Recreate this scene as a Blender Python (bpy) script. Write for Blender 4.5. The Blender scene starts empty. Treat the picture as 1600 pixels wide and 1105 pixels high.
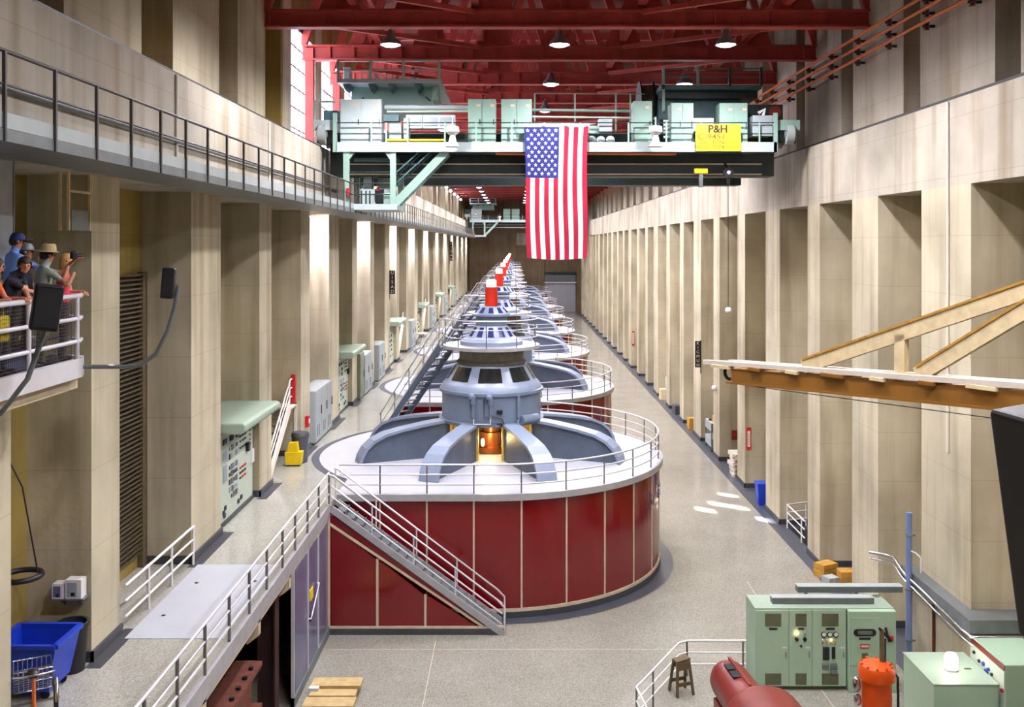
import bpy, bmesh, math, random
from mathutils import Vector, Matrix
PI = math.pi
random.seed(7)
scene = bpy.context.scene
C = scene.collection

# ------------------------------------------------------------------ camera
ZC = 11.9                       # camera height above the lower floor
F = 1500.0                      # focal length in pixels of the 1600 px frame
cam_d = bpy.data.cameras.new('camera')
cam = bpy.data.objects.new('camera', cam_d)
C.objects.link(cam)
cam.location = (0, 0, ZC)
cam.rotation_euler = (PI / 2, 0, 0)
cam_d.sensor_width = 36.0
cam_d.lens = F / 1600.0 * 36.0
cam_d.shift_x = -(805 - 800) / 1600.0
cam_d.shift_y = -(552.5 - 384) / 1600.0
cam_d.clip_start = 0.05
cam_d.clip_end = 600
scene.camera = cam

# ------------------------------------------------------------------ world, sun, exposure
world = bpy.data.worlds.new('world')
scene.world = world
world.use_nodes = True
wb = world.node_tree.nodes['Background']
wb.inputs[0].default_value = (0.62, 0.75, 1.0, 1)
wb.inputs[1].default_value = 1.2
sun_d = bpy.data.lights.new('sun', 'SUN')
sun_d.energy = 55.0
sun_d.angle = math.radians(0.53)
sun_d.color = (1.0, 0.95, 0.86)
SUN_DIR = Vector((19.5, -13.5, -20.0)).normalized()
sun = bpy.data.objects.new('sun', sun_d)
C.objects.link(sun)
sun.rotation_euler = SUN_DIR.to_track_quat('-Z', 'Y').to_euler()
sun.location = (-60, 90, 70)
LAMP_W = 2900.0                 # hall lamp, watts
GALLERY_W = 620.0               # strip lamps under the gallery
vs = scene.view_settings
vs.view_transform = 'Standard'
vs.look = 'None'
vs.exposure = 0.16
vs.gamma = 1.0
vs.use_curve_mapping = False
try:
    scene.cycles.use_denoising = True
    scene.cycles.max_bounces = 8
    scene.cycles.diffuse_bounces = 5
    scene.cycles.sample_clamp_indirect = 6.0
    scene.cycles.use_light_tree = True
except Exception:
    pass

# ------------------------------------------------------------------ materials
def lin(c):
    def f(v):
        v /= 255.0
        return v / 12.92 if v <= 0.04045 else ((v + 0.055) / 1.055) ** 2.4
    return (f(c[0]), f(c[1]), f(c[2]), 1.0)

MATS = {}
def mat(name, col, rough=0.5, metal=0.0, var=0.12, scale=3.0, bump=0.0, emit=0.0, emit_col=None, spec=0.5):
    m = bpy.data.materials.new(name)
    m.use_nodes = True
    nt = m.node_tree
    b = nt.nodes['Principled BSDF']
    c = lin(col)
    b.inputs['Roughness'].default_value = rough
    b.inputs['Metallic'].default_value = metal
    b.inputs['Specular IOR Level'].default_value = spec
    tc = nt.nodes.new('ShaderNodeTexCoord')
    nz = nt.nodes.new('ShaderNodeTexNoise')
    nz.inputs['Scale'].default_value = scale
    nz.inputs['Detail'].default_value = 5
    nt.links.new(tc.outputs['Object'], nz.inputs['Vector'])
    rp = nt.nodes.new('ShaderNodeValToRGB')
    rp.color_ramp.elements[0].position = 0.3
    rp.color_ramp.elements[1].position = 0.7
    rp.color_ramp.elements[0].color = tuple(v * (1 - var) for v in c[:3]) + (1,)
    rp.color_ramp.elements[1].color = tuple(min(1, v * (1 + var)) for v in c[:3]) + (1,)
    nt.links.new(nz.outputs['Fac'], rp.inputs['Fac'])
    nt.links.new(rp.outputs['Color'], b.inputs['Base Color'])
    if bump:
        bp = nt.nodes.new('ShaderNodeBump')
        bp.inputs['Strength'].default_value = bump
        bp.inputs['Distance'].default_value = 0.02
        nt.links.new(nz.outputs['Fac'], bp.inputs['Height'])
        nt.links.new(bp.outputs['Normal'], b.inputs['Normal'])
    if emit:
        b.inputs['Emission Color'].default_value = lin(emit_col or col)
        b.inputs['Emission Strength'].default_value = emit
    MATS[name] = m
    return m

def concrete(name, col, stain, streak=0.5):
    m = bpy.data.materials.new(name)
    m.use_nodes = True
    nt = m.node_tree
    L = nt.links.new
    b = nt.nodes['Principled BSDF']
    b.inputs['Roughness'].default_value = 0.85
    b.inputs['Specular IOR Level'].default_value = 0.25
    geo = nt.nodes.new('ShaderNodeNewGeometry')
    def noise(sc, detail, vec_scale):
        mp = nt.nodes.new('ShaderNodeMapping')
        mp.inputs['Scale'].default_value = vec_scale
        L(geo.outputs['Position'], mp.inputs['Vector'])
        n = nt.nodes.new('ShaderNodeTexNoise')
        n.inputs['Scale'].default_value = sc
        n.inputs['Detail'].default_value = detail
        L(mp.outputs['Vector'], n.inputs['Vector'])
        return n
    big = noise(0.35, 6, (1, 1, 1))
    stk = noise(1.6, 6, (1, 1, 0.07))
    fine = noise(9, 8, (1, 1, 1))
    r1 = nt.nodes.new('ShaderNodeValToRGB')
    r1.color_ramp.elements[0].position = 0.35
    r1.color_ramp.elements[1].position = 0.65
    r1.color_ramp.elements[0].color = lin(tuple(v * 0.88 for v in col))
    r1.color_ramp.elements[1].color = lin(tuple(min(255, v * 1.06) for v in col))
    L(big.outputs['Fac'], r1.inputs['Fac'])
    mx = nt.nodes.new('ShaderNodeMixRGB')
    mx.inputs['Color2'].default_value = lin(stain)
    r2 = nt.nodes.new('ShaderNodeValToRGB')
    r2.color_ramp.elements[0].position = 0.47
    r2.color_ramp.elements[1].position = 0.78
    r2.color_ramp.elements[0].color = (0, 0, 0, 1)
    r2.color_ramp.elements[1].color = (streak, streak, streak, 1)
    L(stk.outputs['Fac'], r2.inputs['Fac'])
    L(r2.outputs['Color'], mx.inputs['Fac'])
    L(r1.outputs['Color'], mx.inputs['Color1'])
    # casting joints every 1.52 m in height
    sep = nt.nodes.new('ShaderNodeSeparateXYZ')
    L(geo.outputs['Position'], sep.inputs['Vector'])
    md = nt.nodes.new('ShaderNodeMath'); md.operation = 'PINGPONG'
    md.inputs[1].default_value = 0.76
    L(sep.outputs['Z'], md.inputs[0])
    lt = nt.nodes.new('ShaderNodeMath'); lt.operation = 'LESS_THAN'
    lt.inputs[1].default_value = 0.012
    L(md.outputs[0], lt.inputs[0])
    ml = nt.nodes.new('ShaderNodeMath'); ml.operation = 'MULTIPLY'
    ml.inputs[1].default_value = 0.16
    L(lt.outputs[0], ml.inputs[0])
    mx2 = nt.nodes.new('ShaderNodeMixRGB')
    mx2.inputs['Color2'].default_value = lin((70, 60, 45))
    L(ml.outputs[0], mx2.inputs['Fac'])
    L(mx.outputs['Color'], mx2.inputs['Color1'])
    L(mx2.outputs['Color'], b.inputs['Base Color'])
    bp = nt.nodes.new('ShaderNodeBump')
    bp.inputs['Strength'].default_value = 0.25
    bp.inputs['Distance'].default_value = 0.02
    L(fine.outputs['Fac'], bp.inputs['Height'])
    L(bp.outputs['Normal'], b.inputs['Normal'])
    MATS[name] = m
    return m

def terrazzo(name, col, dark, rough):
    m = bpy.data.materials.new(name)
    m.use_nodes = True
    nt = m.node_tree
    L = nt.links.new
    b = nt.nodes['Principled BSDF']
    geo = nt.nodes.new('ShaderNodeNewGeometry')
    v = nt.nodes.new('ShaderNodeTexVoronoi')
    v.inputs['Scale'].default_value = 42
    L(geo.outputs['Position'], v.inputs['Vector'])
    n = nt.nodes.new('ShaderNodeTexNoise')
    n.inputs['Scale'].default_value = 0.5
    n.inputs['Detail'].default_value = 7
    L(geo.outputs['Position'], n.inputs['Vector'])
    r = nt.nodes.new('ShaderNodeValToRGB')
    r.color_ramp.elements[0].position = 0.0
    r.color_ramp.elements[0].color = lin(dark)
    r.color_ramp.elements[1].position = 0.9
    r.color_ramp.elements[1].color = lin(col)
    L(v.outputs['Color'], r.inputs['Fac'])
    mx = nt.nodes.new('ShaderNodeMixRGB'); mx.blend_type = 'MULTIPLY'
    mx.inputs['Fac'].default_value = 0.35
    r2 = nt.nodes.new('ShaderNodeValToRGB')
    r2.color_ramp.elements[0].position = 0.3
    r2.color_ramp.elements[0].color = (0.62, 0.6, 0.56, 1)
    r2.color_ramp.elements[1].position = 0.65
    r2.color_ramp.elements[1].color = (1, 1, 1, 1)
    L(n.outputs['Fac'], r2.inputs['Fac'])
    L(r.outputs['Color'], mx.inputs['Color1'])
    L(r2.outputs['Color'], mx.inputs['Color2'])
    L(mx.outputs['Color'], b.inputs['Base Color'])
    mr = nt.nodes.new('ShaderNodeMapRange')
    mr.inputs['To Min'].default_value = rough * 0.75
    mr.inputs['To Max'].default_value = rough * 1.35
    L(n.outputs['Fac'], mr.inputs['Value'])
    L(mr.outputs['Result'], b.inputs['Roughness'])
    MATS[name] = m
    return m

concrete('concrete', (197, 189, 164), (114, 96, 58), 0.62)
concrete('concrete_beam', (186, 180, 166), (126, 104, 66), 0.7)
concrete('concrete_shade_olive', (152, 132, 74), (96, 78, 36), 0.5)  # recess shade and warm bounce put into the colour, darker and more olive
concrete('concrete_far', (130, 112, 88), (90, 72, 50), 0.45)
terrazzo('terrazzo', (176, 175, 166), (128, 124, 112), 0.13)
terrazzo('terrazzo_walk', (190, 190, 182), (146, 143, 132), 0.13)
mat('slate', (74, 79, 90), 0.32, var=0.12, scale=2)
mat('skirting', (66, 68, 74), 0.45)
mat('plate_white', (186, 190, 198), 0.4, var=0.05, scale=1.2)
mat('red_panel', (118, 8, 16), 0.14, var=0.10, scale=0.7, spec=0.6)
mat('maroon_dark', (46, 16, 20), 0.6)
mat('strip_cream', (214, 198, 170), 0.4)
mat('deck_grey', (184, 186, 198), 0.4, var=0.04, scale=1.0)
mat('rim_grey', (176, 176, 180), 0.35, metal=0.2)
mat('gen_grey', (114, 130, 152), 0.35, var=0.08, scale=1.5)
mat('gen_grey_flange', (140, 154, 178), 0.33, var=0.05)
mat('gen_web', (84, 96, 114), 0.45, var=0.1)
mat('gen_neck', (104, 100, 86), 0.6, var=0.25, scale=6)
mat('gen_glass', (40, 44, 42), 0.08, var=0.2)
mat('gen_slot', (46, 46, 92), 0.15, var=0.2)
mat('rail_silver', (226, 226, 232), 0.3, metal=0.25, var=0.05)
mat('rail_grey', (112, 110, 112), 0.4, metal=0.4, var=0.1)
mat('rail_dark', (82, 78, 76), 0.45, metal=0.4, var=0.1)
mat('cap_red', (196, 40, 24), 0.4)
mat('beacon', (255, 236, 226), 0.4, emit=5.0, emit_col=(255, 226, 214))
mat('lamp_lens', (255, 255, 255), 0.4, emit=14.0, emit_col=(236, 232, 255))
mat('lamp_house', (120, 110, 112), 0.5)
mat('warm_lens', (255, 220, 150), 0.4, emit=16.0, emit_col=(255, 205, 120))
mat('jar_glow', (255, 250, 238), 0.4, emit=7.0, emit_col=(255, 246, 228))
mat('cream_liner', (226, 190, 96), 0.5)
mat('copper', (150, 86, 44), 0.3, metal=0.6)
mat('steel_red', (168, 66, 58), 0.55, var=0.18, scale=2)
mat('roof_deck', (104, 46, 42), 0.8, var=0.15)
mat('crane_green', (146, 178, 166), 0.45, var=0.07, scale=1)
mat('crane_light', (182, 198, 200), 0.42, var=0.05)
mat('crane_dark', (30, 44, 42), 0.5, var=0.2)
mat('crane_teal', (78, 112, 118), 0.5, var=0.15)
mat('crane_grey', (160, 172, 178), 0.4)
mat('orange_bar', (206, 104, 34), 0.5)
mat('insulator', (88, 36, 26), 0.35)
mat('black', (22, 22, 30), 0.45, var=0.2)
mat('rubber', (30, 30, 32), 0.7)
mat('sign_yellow', (246, 218, 40), 0.45, var=0.03)
mat('sign_ink', (52, 34, 10), 0.6)
mat('sign_faint', (112, 82, 4), 0.6)
mat('flag_white', (216, 210, 216), 0.8, var=0.03)
mat('flag_red', (158, 4, 46), 0.8, var=0.06)
mat('flag_blue', (22, 34, 108), 0.8, var=0.06)
mat('cab_green', (168, 198, 172), 0.45, var=0.05, scale=1)
mat('cab_green_top_dimmed', (154, 174, 156), 0.45, var=0.04)  # same green darkened for lids and canopies, offsetting light from the lamps overhead
mat('cab_dark', (92, 96, 72), 0.6)
mat('panel_mint', (206, 220, 204), 0.45, var=0.04)
mat('locker_grey', (166, 176, 176), 0.45, var=0.05)
mat('locker_olive', (126, 136, 112), 0.5)
mat('blue_bin', (24, 62, 190), 0.4)
mat('blue_pipe', (112, 128, 170), 0.4)
mat('purple_door', (104, 104, 136), 0.22, var=0.12, scale=1)
mat('yellow_plastic', (238, 206, 18), 0.45)
mat('crate_wood', (198, 150, 62), 0.6, var=0.2, scale=6)
mat('pale_wood', (244, 222, 176), 0.6, var=0.12, scale=6)
mat('board_wood', (196, 170, 118), 0.7, var=0.15, scale=5)
mat('ochre_beam', (150, 102, 36), 0.55, var=0.12, scale=2)
mat('white_board', (236, 226, 212), 0.55, var=0.05)
mat('dark_wood', (96, 82, 58), 0.7, var=0.25, scale=8)
mat('machine_red', (124, 46, 40), 0.35, var=0.12)
mat('pump_orange', (226, 84, 14), 0.38, var=0.12)
mat('rust', (112, 62, 48), 0.75, var=0.3, scale=6, bump=0.3)
mat('white_paint', (236, 236, 236), 0.4, var=0.03)
mat('red_paint', (196, 28, 30), 0.45)
mat('blue_mark', (40, 70, 160), 0.5)
mat('grey_steel', (112, 118, 120), 0.45, metal=0.2, var=0.12)
mat('chrome', (210, 212, 216), 0.15, metal=0.95, var=0.03)
mat('window_lit', (255, 255, 255), 0.5, emit=9.0, emit_col=(238, 230, 255))
mat('glass_dark', (30, 34, 40), 0.06)
mat('window_bar', (120, 108, 108), 0.5)
mat('shutter_grey', (188, 188, 198), 0.45, var=0.08)
mat('skin', (206, 150, 118), 0.55, var=0.05, scale=8)
mat('skin_tan', (184, 122, 90), 0.55, var=0.05, scale=8)
mat('hair_dark', (40, 28, 24), 0.6, var=0.3, scale=30)
mat('hair_blond', (190, 150, 84), 0.6, var=0.25, scale=30)
mat('hat_tan', (186, 162, 118), 0.8, var=0.1, scale=20)
mat('shirt_navy', (26, 26, 42), 0.8)
mat('shirt_blue', (112, 150, 220), 0.8)
mat('shirt_sage', (158, 168, 156), 0.8)
mat('shirt_orange', (226, 104, 40), 0.8)
mat('shirt_pink', (222, 62, 84), 0.8)
mat('trousers', (70, 66, 72), 0.85)
mat('trousers_khaki', (140, 126, 98), 0.85)
mat('cap_blue', (34, 52, 120), 0.8)
mat('yellow_bag', (236, 210, 30), 0.6)

# ------------------------------------------------------------------ mesh helpers
class MB:
    def __init__(s):
        s.v = []; s.f = []; s.sm = []
    def add(s, vs_, fs, smooth=False):
        o = len(s.v)
        s.v += [tuple(p) for p in vs_]
        for f in fs:
            s.f.append(tuple(i + o for i in f)); s.sm.append(smooth)
        return s
    def box(s, x0, x1, y0, y1, z0, z1):
        if x0 > x1: x0, x1 = x1, x0
        if y0 > y1: y0, y1 = y1, y0
        if z0 > z1: z0, z1 = z1, z0
        return s.add([(x0, y0, z0), (x1, y0, z0), (x1, y1, z0), (x0, y1, z0),
                      (x0, y0, z1), (x1, y0, z1), (x1, y1, z1), (x0, y1, z1)],
                     [(0, 3, 2, 1), (4, 5, 6, 7), (0, 1, 5, 4), (1, 2, 6, 5), (2, 3, 7, 6), (3, 0, 4, 7)])
    def bar(s, a, b, w, h, up=(0, 0, 1)):
        a = Vector(a); b = Vector(b)
        d = (b - a).normalized()
        u = Vector(up)
        if abs(d.dot(u)) > 0.98: u = Vector((1, 0, 0))
        x = d.cross(u).normalized(); u = x.cross(d).normalized()
        x *= w / 2; u *= h / 2
        vs_ = [a - x - u, a + x - u, a + x + u, a - x + u, b - x - u, b + x - u, b + x + u, b - x + u]
        return s.add(vs_, [(0, 1, 2, 3), (7, 6, 5, 4), (0, 4, 5, 1), (1, 5, 6, 2), (2, 6, 7, 3), (3, 7, 4, 0)])
    def tube(s, pts, r, n=6, radii=None, cap=True):
        pts = [Vector(p) for p in pts]
        rings = []
        prev = None
        for i, p in enumerate(pts):
            if i == 0: d = pts[1] - p
            elif i == len(pts) - 1: d = p - pts[-2]
            else: d = (pts[i + 1] - p).normalized() + (p - pts[i - 1]).normalized()
            d = d.normalized()
            if prev is None:
                u = Vector((0, 0, 1)) if abs(d.z) < 0.9 else Vector((1, 0, 0))
                x = d.cross(u).normalized()
            else:
                x = (prev - d * prev.dot(d)).normalized()
            prev = x
            y = d.cross(x)
            rr = radii[i] if radii else r
            rings.append([p + (x * math.cos(2 * PI * k / n) + y * math.sin(2 * PI * k / n)) * rr for k in range(n)])
        vs_ = [v for rg in rings for v in rg]
        fs = []
        for i in range(len(pts) - 1):
            for k in range(n):
                a = i * n + k; b = i * n + (k + 1) % n
                fs.append((a, b, b + n, a + n))
        s.add(vs_, fs, True)
        if cap:
            s.add(rings[0], [tuple(reversed(range(n)))])
            s.add(rings[-1], [tuple(range(n))])
        return s
    def cyl(s, a, b, r, n=16, r2=None):
        return s.tube([a, b], r, n, radii=[r, r if r2 is None else r2])
    def lathe(s, prof, n=48, a0=0.0, a1=360.0, c=(0, 0)):
        """prof: (r, z) list. angle 0 faces -y, +90 faces +x."""
        full = abs(a1 - a0 - 360) < 1e-6
        m = n if full else n + 1
        angs = [math.radians(a0 + (a1 - a0) * i / n) for i in range(m)]
        groups = [[prof[0]]]
        for i in range(1, len(prof)):
            groups[-1].append(prof[i])
            if i < len(prof) - 1:
                d1 = Vector((prof[i][0] - prof[i - 1][0], prof[i][1] - prof[i - 1][1]))
                d2 = Vector((prof[i + 1][0] - prof[i][0], prof[i + 1][1] - prof[i][1]))
                if d1.length < 1e-6 or d2.length < 1e-6 or d1.angle(d2) > math.radians(38):
                    groups.append([prof[i]])
        for g in groups:
            vs_ = []
            for (r, z) in g:
                vs_ += [(c[0] + r * math.sin(t), c[1] - r * math.cos(t), z) for t in angs]
            fs = []
            for i in range(len(g) - 1):
                for k in range(n):
                    a = i * m + k; b = i * m + (k + 1) % m
                    fs.append((a, b, b + m, a + m))
            s.add(vs_, fs, True)
        return s
    def prism(s, poly, axis, a, b):
        """poly: 2D points; axis 'z': (x,y), 'y': (x,z), 'x': (y,z); extruded from a to b."""
        def P(p, t):
            return {'z': (p[0], p[1], t), 'y': (p[0], t, p[1]), 'x': (t, p[0], p[1])}[axis]
        n = len(poly)
        vs_ = [P(p, a) for p in poly] + [P(p, b) for p in poly]
        fs = [tuple(range(n)), tuple(reversed(range(n, 2 * n)))]
        for i in range(n):
            j = (i + 1) % n
            fs.append((i, i + n, j + n, j))
        return s.add(vs_, fs)
    def ball(s, c, r, n=12, m=8, sc=(1, 1, 1)):
        vs_ = []
        for i in range(m + 1):
            t = PI * i / m
            for k in range(n):
                p = 2 * PI * k / n
                vs_.append((c[0] + r * sc[0] * math.sin(t) * math.cos(p), c[1] + r * sc[1] * math.sin(t) * math.sin(p), c[2] + r * sc[2] * math.cos(t)))
        fs = []
        for i in range(m):
            for k in range(n):
                a = i * n + k; b = i * n + (k + 1) % n
                fs.append((a, a + n, b + n, b))
        return s.add(vs_, fs, True)
    def mesh(s, name, m):
        me = bpy.data.meshes.new(name)
        me.from_pydata(s.v, [], s.f)
        me.polygons.foreach_set('use_smooth', s.sm)
        bm = bmesh.new(); bm.from_mesh(me)
        bmesh.ops.remove_doubles(bm, verts=bm.verts, dist=1e-6) if False else None
        bmesh.ops.recalc_face_normals(bm, faces=bm.faces)
        bm.to_mesh(me); bm.free()
        me.materials.append(MATS[m] if isinstance(m, str) else m)
        me.update()
        return me
    def build(s, name, m, parent=None, loc=None, rot=None):
        return put(name, s.mesh(name, m), parent, loc, rot)

def put(name, me, parent=None, loc=None, rot=None):
    o = bpy.data.objects.new(name, me)
    C.objects.link(o)
    if parent is not None: o.parent = parent
    if loc is not None: o.location = loc
    if rot is not None: o.rotation_euler = rot
    return o

def tag(o, label=None, cat=None, group=None, kind=None):
    if label: o['label'] = label
    if cat: o['category'] = cat
    if group: o['group'] = group
    if kind: o['kind'] = kind
    return o

def thing(name, label, cat, loc=(0, 0, 0), rz=0.0, group=None):
    o = bpy.data.objects.new(name, None)
    o.empty_display_size = 0.2
    C.objects.link(o)
    o.location = loc
    o.rotation_euler = (0, 0, rz)
    return tag(o, label, cat, group)

def struct(name, mb, m, label):
    return tag(mb.build(name, m), label, None, None, 'structure')

def copy_tree(o, parent=None):
    c = o.copy()
    C.objects.link(c)
    c.parent = parent
    for ch in list(o.children):
        copy_tree(ch, c)
    return c

def bevel(o, w=0.02, seg=2):
    md = o.modifiers.new('bevel', 'BEVEL')
    md.width = w; md.segments = seg; md.limit_method = 'ANGLE'
    return o

def text_mesh(txt, size, m, depth=0.004, align='CENTER', font_scale_x=1.0, bold=0.0):
    cu = bpy.data.curves.new('lettering', 'FONT')
    cu.body = txt; cu.size = size; cu.extrude = depth; cu.offset = bold
    cu.align_x = align; cu.align_y = 'CENTER'
    o = bpy.data.objects.new('lettering', cu)
    C.objects.link(o)
    dg = bpy.context.evaluated_depsgraph_get()
    me = bpy.data.meshes.new_from_object(o.evaluated_get(dg))
    bpy.data.objects.remove(o)
    bpy.data.curves.remove(cu)
    me.materials.clear(); me.materials.append(MATS[m])
    if font_scale_x != 1.0:
        for v in me.vertices: v.co.x *= font_scale_x
    return me

def area_light(name, parent, loc, energy, size, color, rot=(0, 0, 0), size_y=None, spread=PI):
    d = bpy.data.lights.new(name, 'AREA')
    d.energy = energy; d.color = color
    d.spread = spread
    if size_y is None:
        d.shape = 'DISK'; d.size = size
    else:
        d.shape = 'RECTANGLE'; d.size = size; d.size_y = size_y
    o = bpy.data.objects.new(name, d)
    C.objects.link(o)
    o.parent = parent; o.location = loc; o.rotation_euler = rot
    return o

def spot_light(name, parent, loc, energy, rad, color):
    d = bpy.data.lights.new(name, 'SPOT')
    d.energy = energy; d.color = color; d.shadow_soft_size = rad
    d.spot_size = math.radians(174); d.spot_blend = 1.0
    o = bpy.data.objects.new(name, d)
    C.objects.link(o)
    o.parent = parent; o.location = loc
    return o

def railing(name, label, cat, pts, height=0.95, rails=3, posts=None, r=0.028, m='rail_silver', pr=None, post_mat=None, group=None, parent=None):
    """pts: polyline of base points; posts: list of base points."""
    if parent is None:
        root = thing(name, label, cat, (0, 0, 0), 0, group)
    else:
        root = parent
    for k in range(rails):
        h = height * (k + 1) / rails
        MB().tube([(p[0], p[1], p[2] + h) for p in pts], r if k == rails - 1 else r * 0.8, 6).build('top_rail' if k == rails - 1 else 'rail', m, root)
    me = MB().cyl((0, 0, 0), (0, 0, height), pr or r * 0.9, 6).mesh('post', post_mat or m)
    for p in (posts if posts is not None else pts):
        put('post', me, root, p)
    return root

# ================================================================== the setting
ZD = 3.95                        # level of the walkway and of the generator decks
XL, XLB = -8.1, -9.33            # left pillar faces, back of the left recesses
XR, XRB = 11.3, 12.7             # right pillar faces, back of the right recesses
YB = 172.0                       # far wall
Y0 = -12.0                       # wall behind the viewer
ZLEDGE = ZC + 3.78               # crane ledges
ZREC = ZC + 1.5                  # top of the right recesses
ZGAL = ZC + 1.3                  # gallery floor
ZROOF = ZC + 13.0
PITCH = 5.85

struct('floor', MB().box(-9.4, 10.85, Y0, YB, -0.3, 0.0), 'terrazzo', 'speckled grey terrazzo floor of the hall')
struct('trim_1', MB().box(10.85, XRB, Y0, YB, -0.3, 0.004), 'slate', 'dark slate border along the right wall')
fj = MB()
fj.box(-5.5, 10.8, 28.3, 28.315, 0, 0.0015)
fj.box(8.2, 8.215, 22, 34, 0, 0.0015)
fj.box(-2.4, -2.385, 14, 28.9, 0, 0.0015)
struct('trim_2', fj, 'strip_cream', 'thin brass joints let into the terrazzo floor')

# --- left side: walkway slab
wk = MB().box(XLB, -5.7, 8.0, YB, ZD - 0.22, ZD)
walk = struct('floor_walkway', wk, 'terrazzo_walk', 'polished grey walkway floor along the left wall')
MB().box(-5.78, -5.66, 8.0, 29.4, ZD - 0.34, ZD + 0.03).build('edge_beam', 'rim_grey', walk)
MB().box(-5.9, -5.72, 8.0, 29.4, ZD - 0.48, ZD - 0.34).build('lower_beam', 'strip_cream', walk)
for yb in (17.6, 21.4, 24.3):
    MB().prism([(-5.98, ZD - 0.95), (-5.72, ZD - 0.75), (-5.72, ZD - 0.34), (-6.4, ZD - 0.34)], 'y', yb, yb + 0.18).build('bracket', 'strip_cream', walk)
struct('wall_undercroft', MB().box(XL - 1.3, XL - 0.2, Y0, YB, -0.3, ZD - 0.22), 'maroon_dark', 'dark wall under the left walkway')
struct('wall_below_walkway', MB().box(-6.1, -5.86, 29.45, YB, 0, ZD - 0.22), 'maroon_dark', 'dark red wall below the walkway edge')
hatch = struct('trim_3', MB().box(-7.9, -5.9, 19.4, 23.9, ZD, ZD + 0.012), 'plate_white', 'pale painted metal hatch plate flush in the walkway')
dot = MB().lathe([(0, 0.0), (0.045, 0.0), (0.045, 0.006), (0, 0.006)], 10).mesh('lifting_hole', 'black')
for (x, y) in ((-7.55, 20.6), (-7.5, 22.6), (-6.2, 20.8), (-6.15, 22.7)):
    put('lifting_hole', dot, hatch, (x, y, ZD + 0.012))

# --- left wall: back, pillars, beam
lp = [(-6.0, -3.6), (0.0, 1.5), (6.1, 7.6), (13.6, 15.42), (18.35, 19.66), (24.0, 26.4), (30.4, 31.9), (36.3, 37.85)]
y = 41.75; k = 0
while y < YB - 6:
    lp.append((y, y + (2.35 if k % 3 == 0 else 1.5))); y += 5.93; k += 1
wl = MB()
wl.box(XLB - 0.4, XLB, Y0, 15.42, 0, ZGAL + 0.05)
wl.box(XLB - 0.4, XLB, 15.42, 18.35, 0, 10.0)
wl.box(XLB - 0.4, XLB, 18.35, YB, 0, ZGAL + 0.05)
wall_left = struct('wall_left', wl, 'concrete_shade_olive', 'left concrete wall with deep bays between tall pillars')
for (a, b) in lp:
    z0 = ZD if a > 8 else 0
    MB().box(XLB, XL, a, b, z0, ZGAL + 0.05).build('pillar', 'concrete', wall_left)
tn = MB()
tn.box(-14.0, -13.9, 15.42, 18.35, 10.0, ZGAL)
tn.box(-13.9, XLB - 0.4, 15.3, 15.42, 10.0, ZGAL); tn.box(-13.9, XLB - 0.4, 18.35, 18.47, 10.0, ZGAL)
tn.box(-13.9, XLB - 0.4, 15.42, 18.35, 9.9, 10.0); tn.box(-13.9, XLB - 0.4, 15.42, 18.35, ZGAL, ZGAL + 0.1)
tn.build('dark_passage', 'black', wall_left)  # black walls put the shade inside the passage into the colour
MB().box(XLB - 0.3, -7.45, Y0, 155.0, ZGAL + 0.05, ZLEDGE).build('ledge_beam', 'concrete_beam', wall_left)
MB().box(XLB - 0.3, -8.1, 155.0, YB, ZGAL + 0.05, ZLEDGE).build('ledge_beam', 'concrete_shade_olive', wall_left)
MB().box(-7.75, -7.5, Y0, 155.0, ZLEDGE, ZLEDGE + 0.07).build('crane_rail', 'black', wall_left)
for yy in (21.05, 29.0):
    MB().cyl((-7.42, yy, ZGAL + 0.3), (-7.42, yy, ZLEDGE - 0.02), 0.03, 8).build('conduit', 'white_board', wall_left)
pr = MB().tube([(-7.36, 9.0, ZGAL + 0.98), (-7.36, 40.0, ZGAL + 0.98)], 0.045, 8).build('wall_pipe', 'grey_steel', wall_left)
# skirting on the left walkway
bl = MB()
for (a, b) in lp:
    if a < 12: continue
    bl.box(XL, XL + 0.05, a - 0.05, b + 0.05, ZD, ZD + 0.2)
    bl.box(XLB, XL + 0.05, a - 0.05, a, ZD, ZD + 0.2)
    bl.box(XL, XL + 0.3, a - 0.3, b + 0.25, ZD, ZD + 0.006)
struct('baseboard_left', bl, 'skirting', 'dark skirting round the feet of the left pillars')
# louvred grille between the two nearest bays
lv = thing('louvre_grille', 'tall bronze louvred grille in the bay behind the hatch plate', 'grille', (XLB, 19.7, ZD))
MB().box(0.0, 0.03, 0, 4.28, 0.3, 7.2).build('backing', 'black', lv)
MB().box(0.0, 0.14, 4.0, 4.28, 0.0, 7.3).build('frame', 'dark_wood', lv)
sl = MB()
for i in range(62):
    z = 0.35 + i * 0.112
    sl.add([(0.03, 0, z), (0.12, 0, z + 0.03), (0.12, 4.0, z + 0.03), (0.03, 4.0, z), (0.03, 0, z + 0.05), (0.13, 0, z + 0.075), (0.13, 4.0, z + 0.075), (0.03, 4.0, z + 0.05)],
           [(0, 1, 2, 3), (4, 7, 6, 5), (1, 5, 6, 2), (0, 4, 5, 1), (3, 2, 6, 7)])
tag(sl.build('slats', 'dark_wood', lv), kind='stuff')

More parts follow.
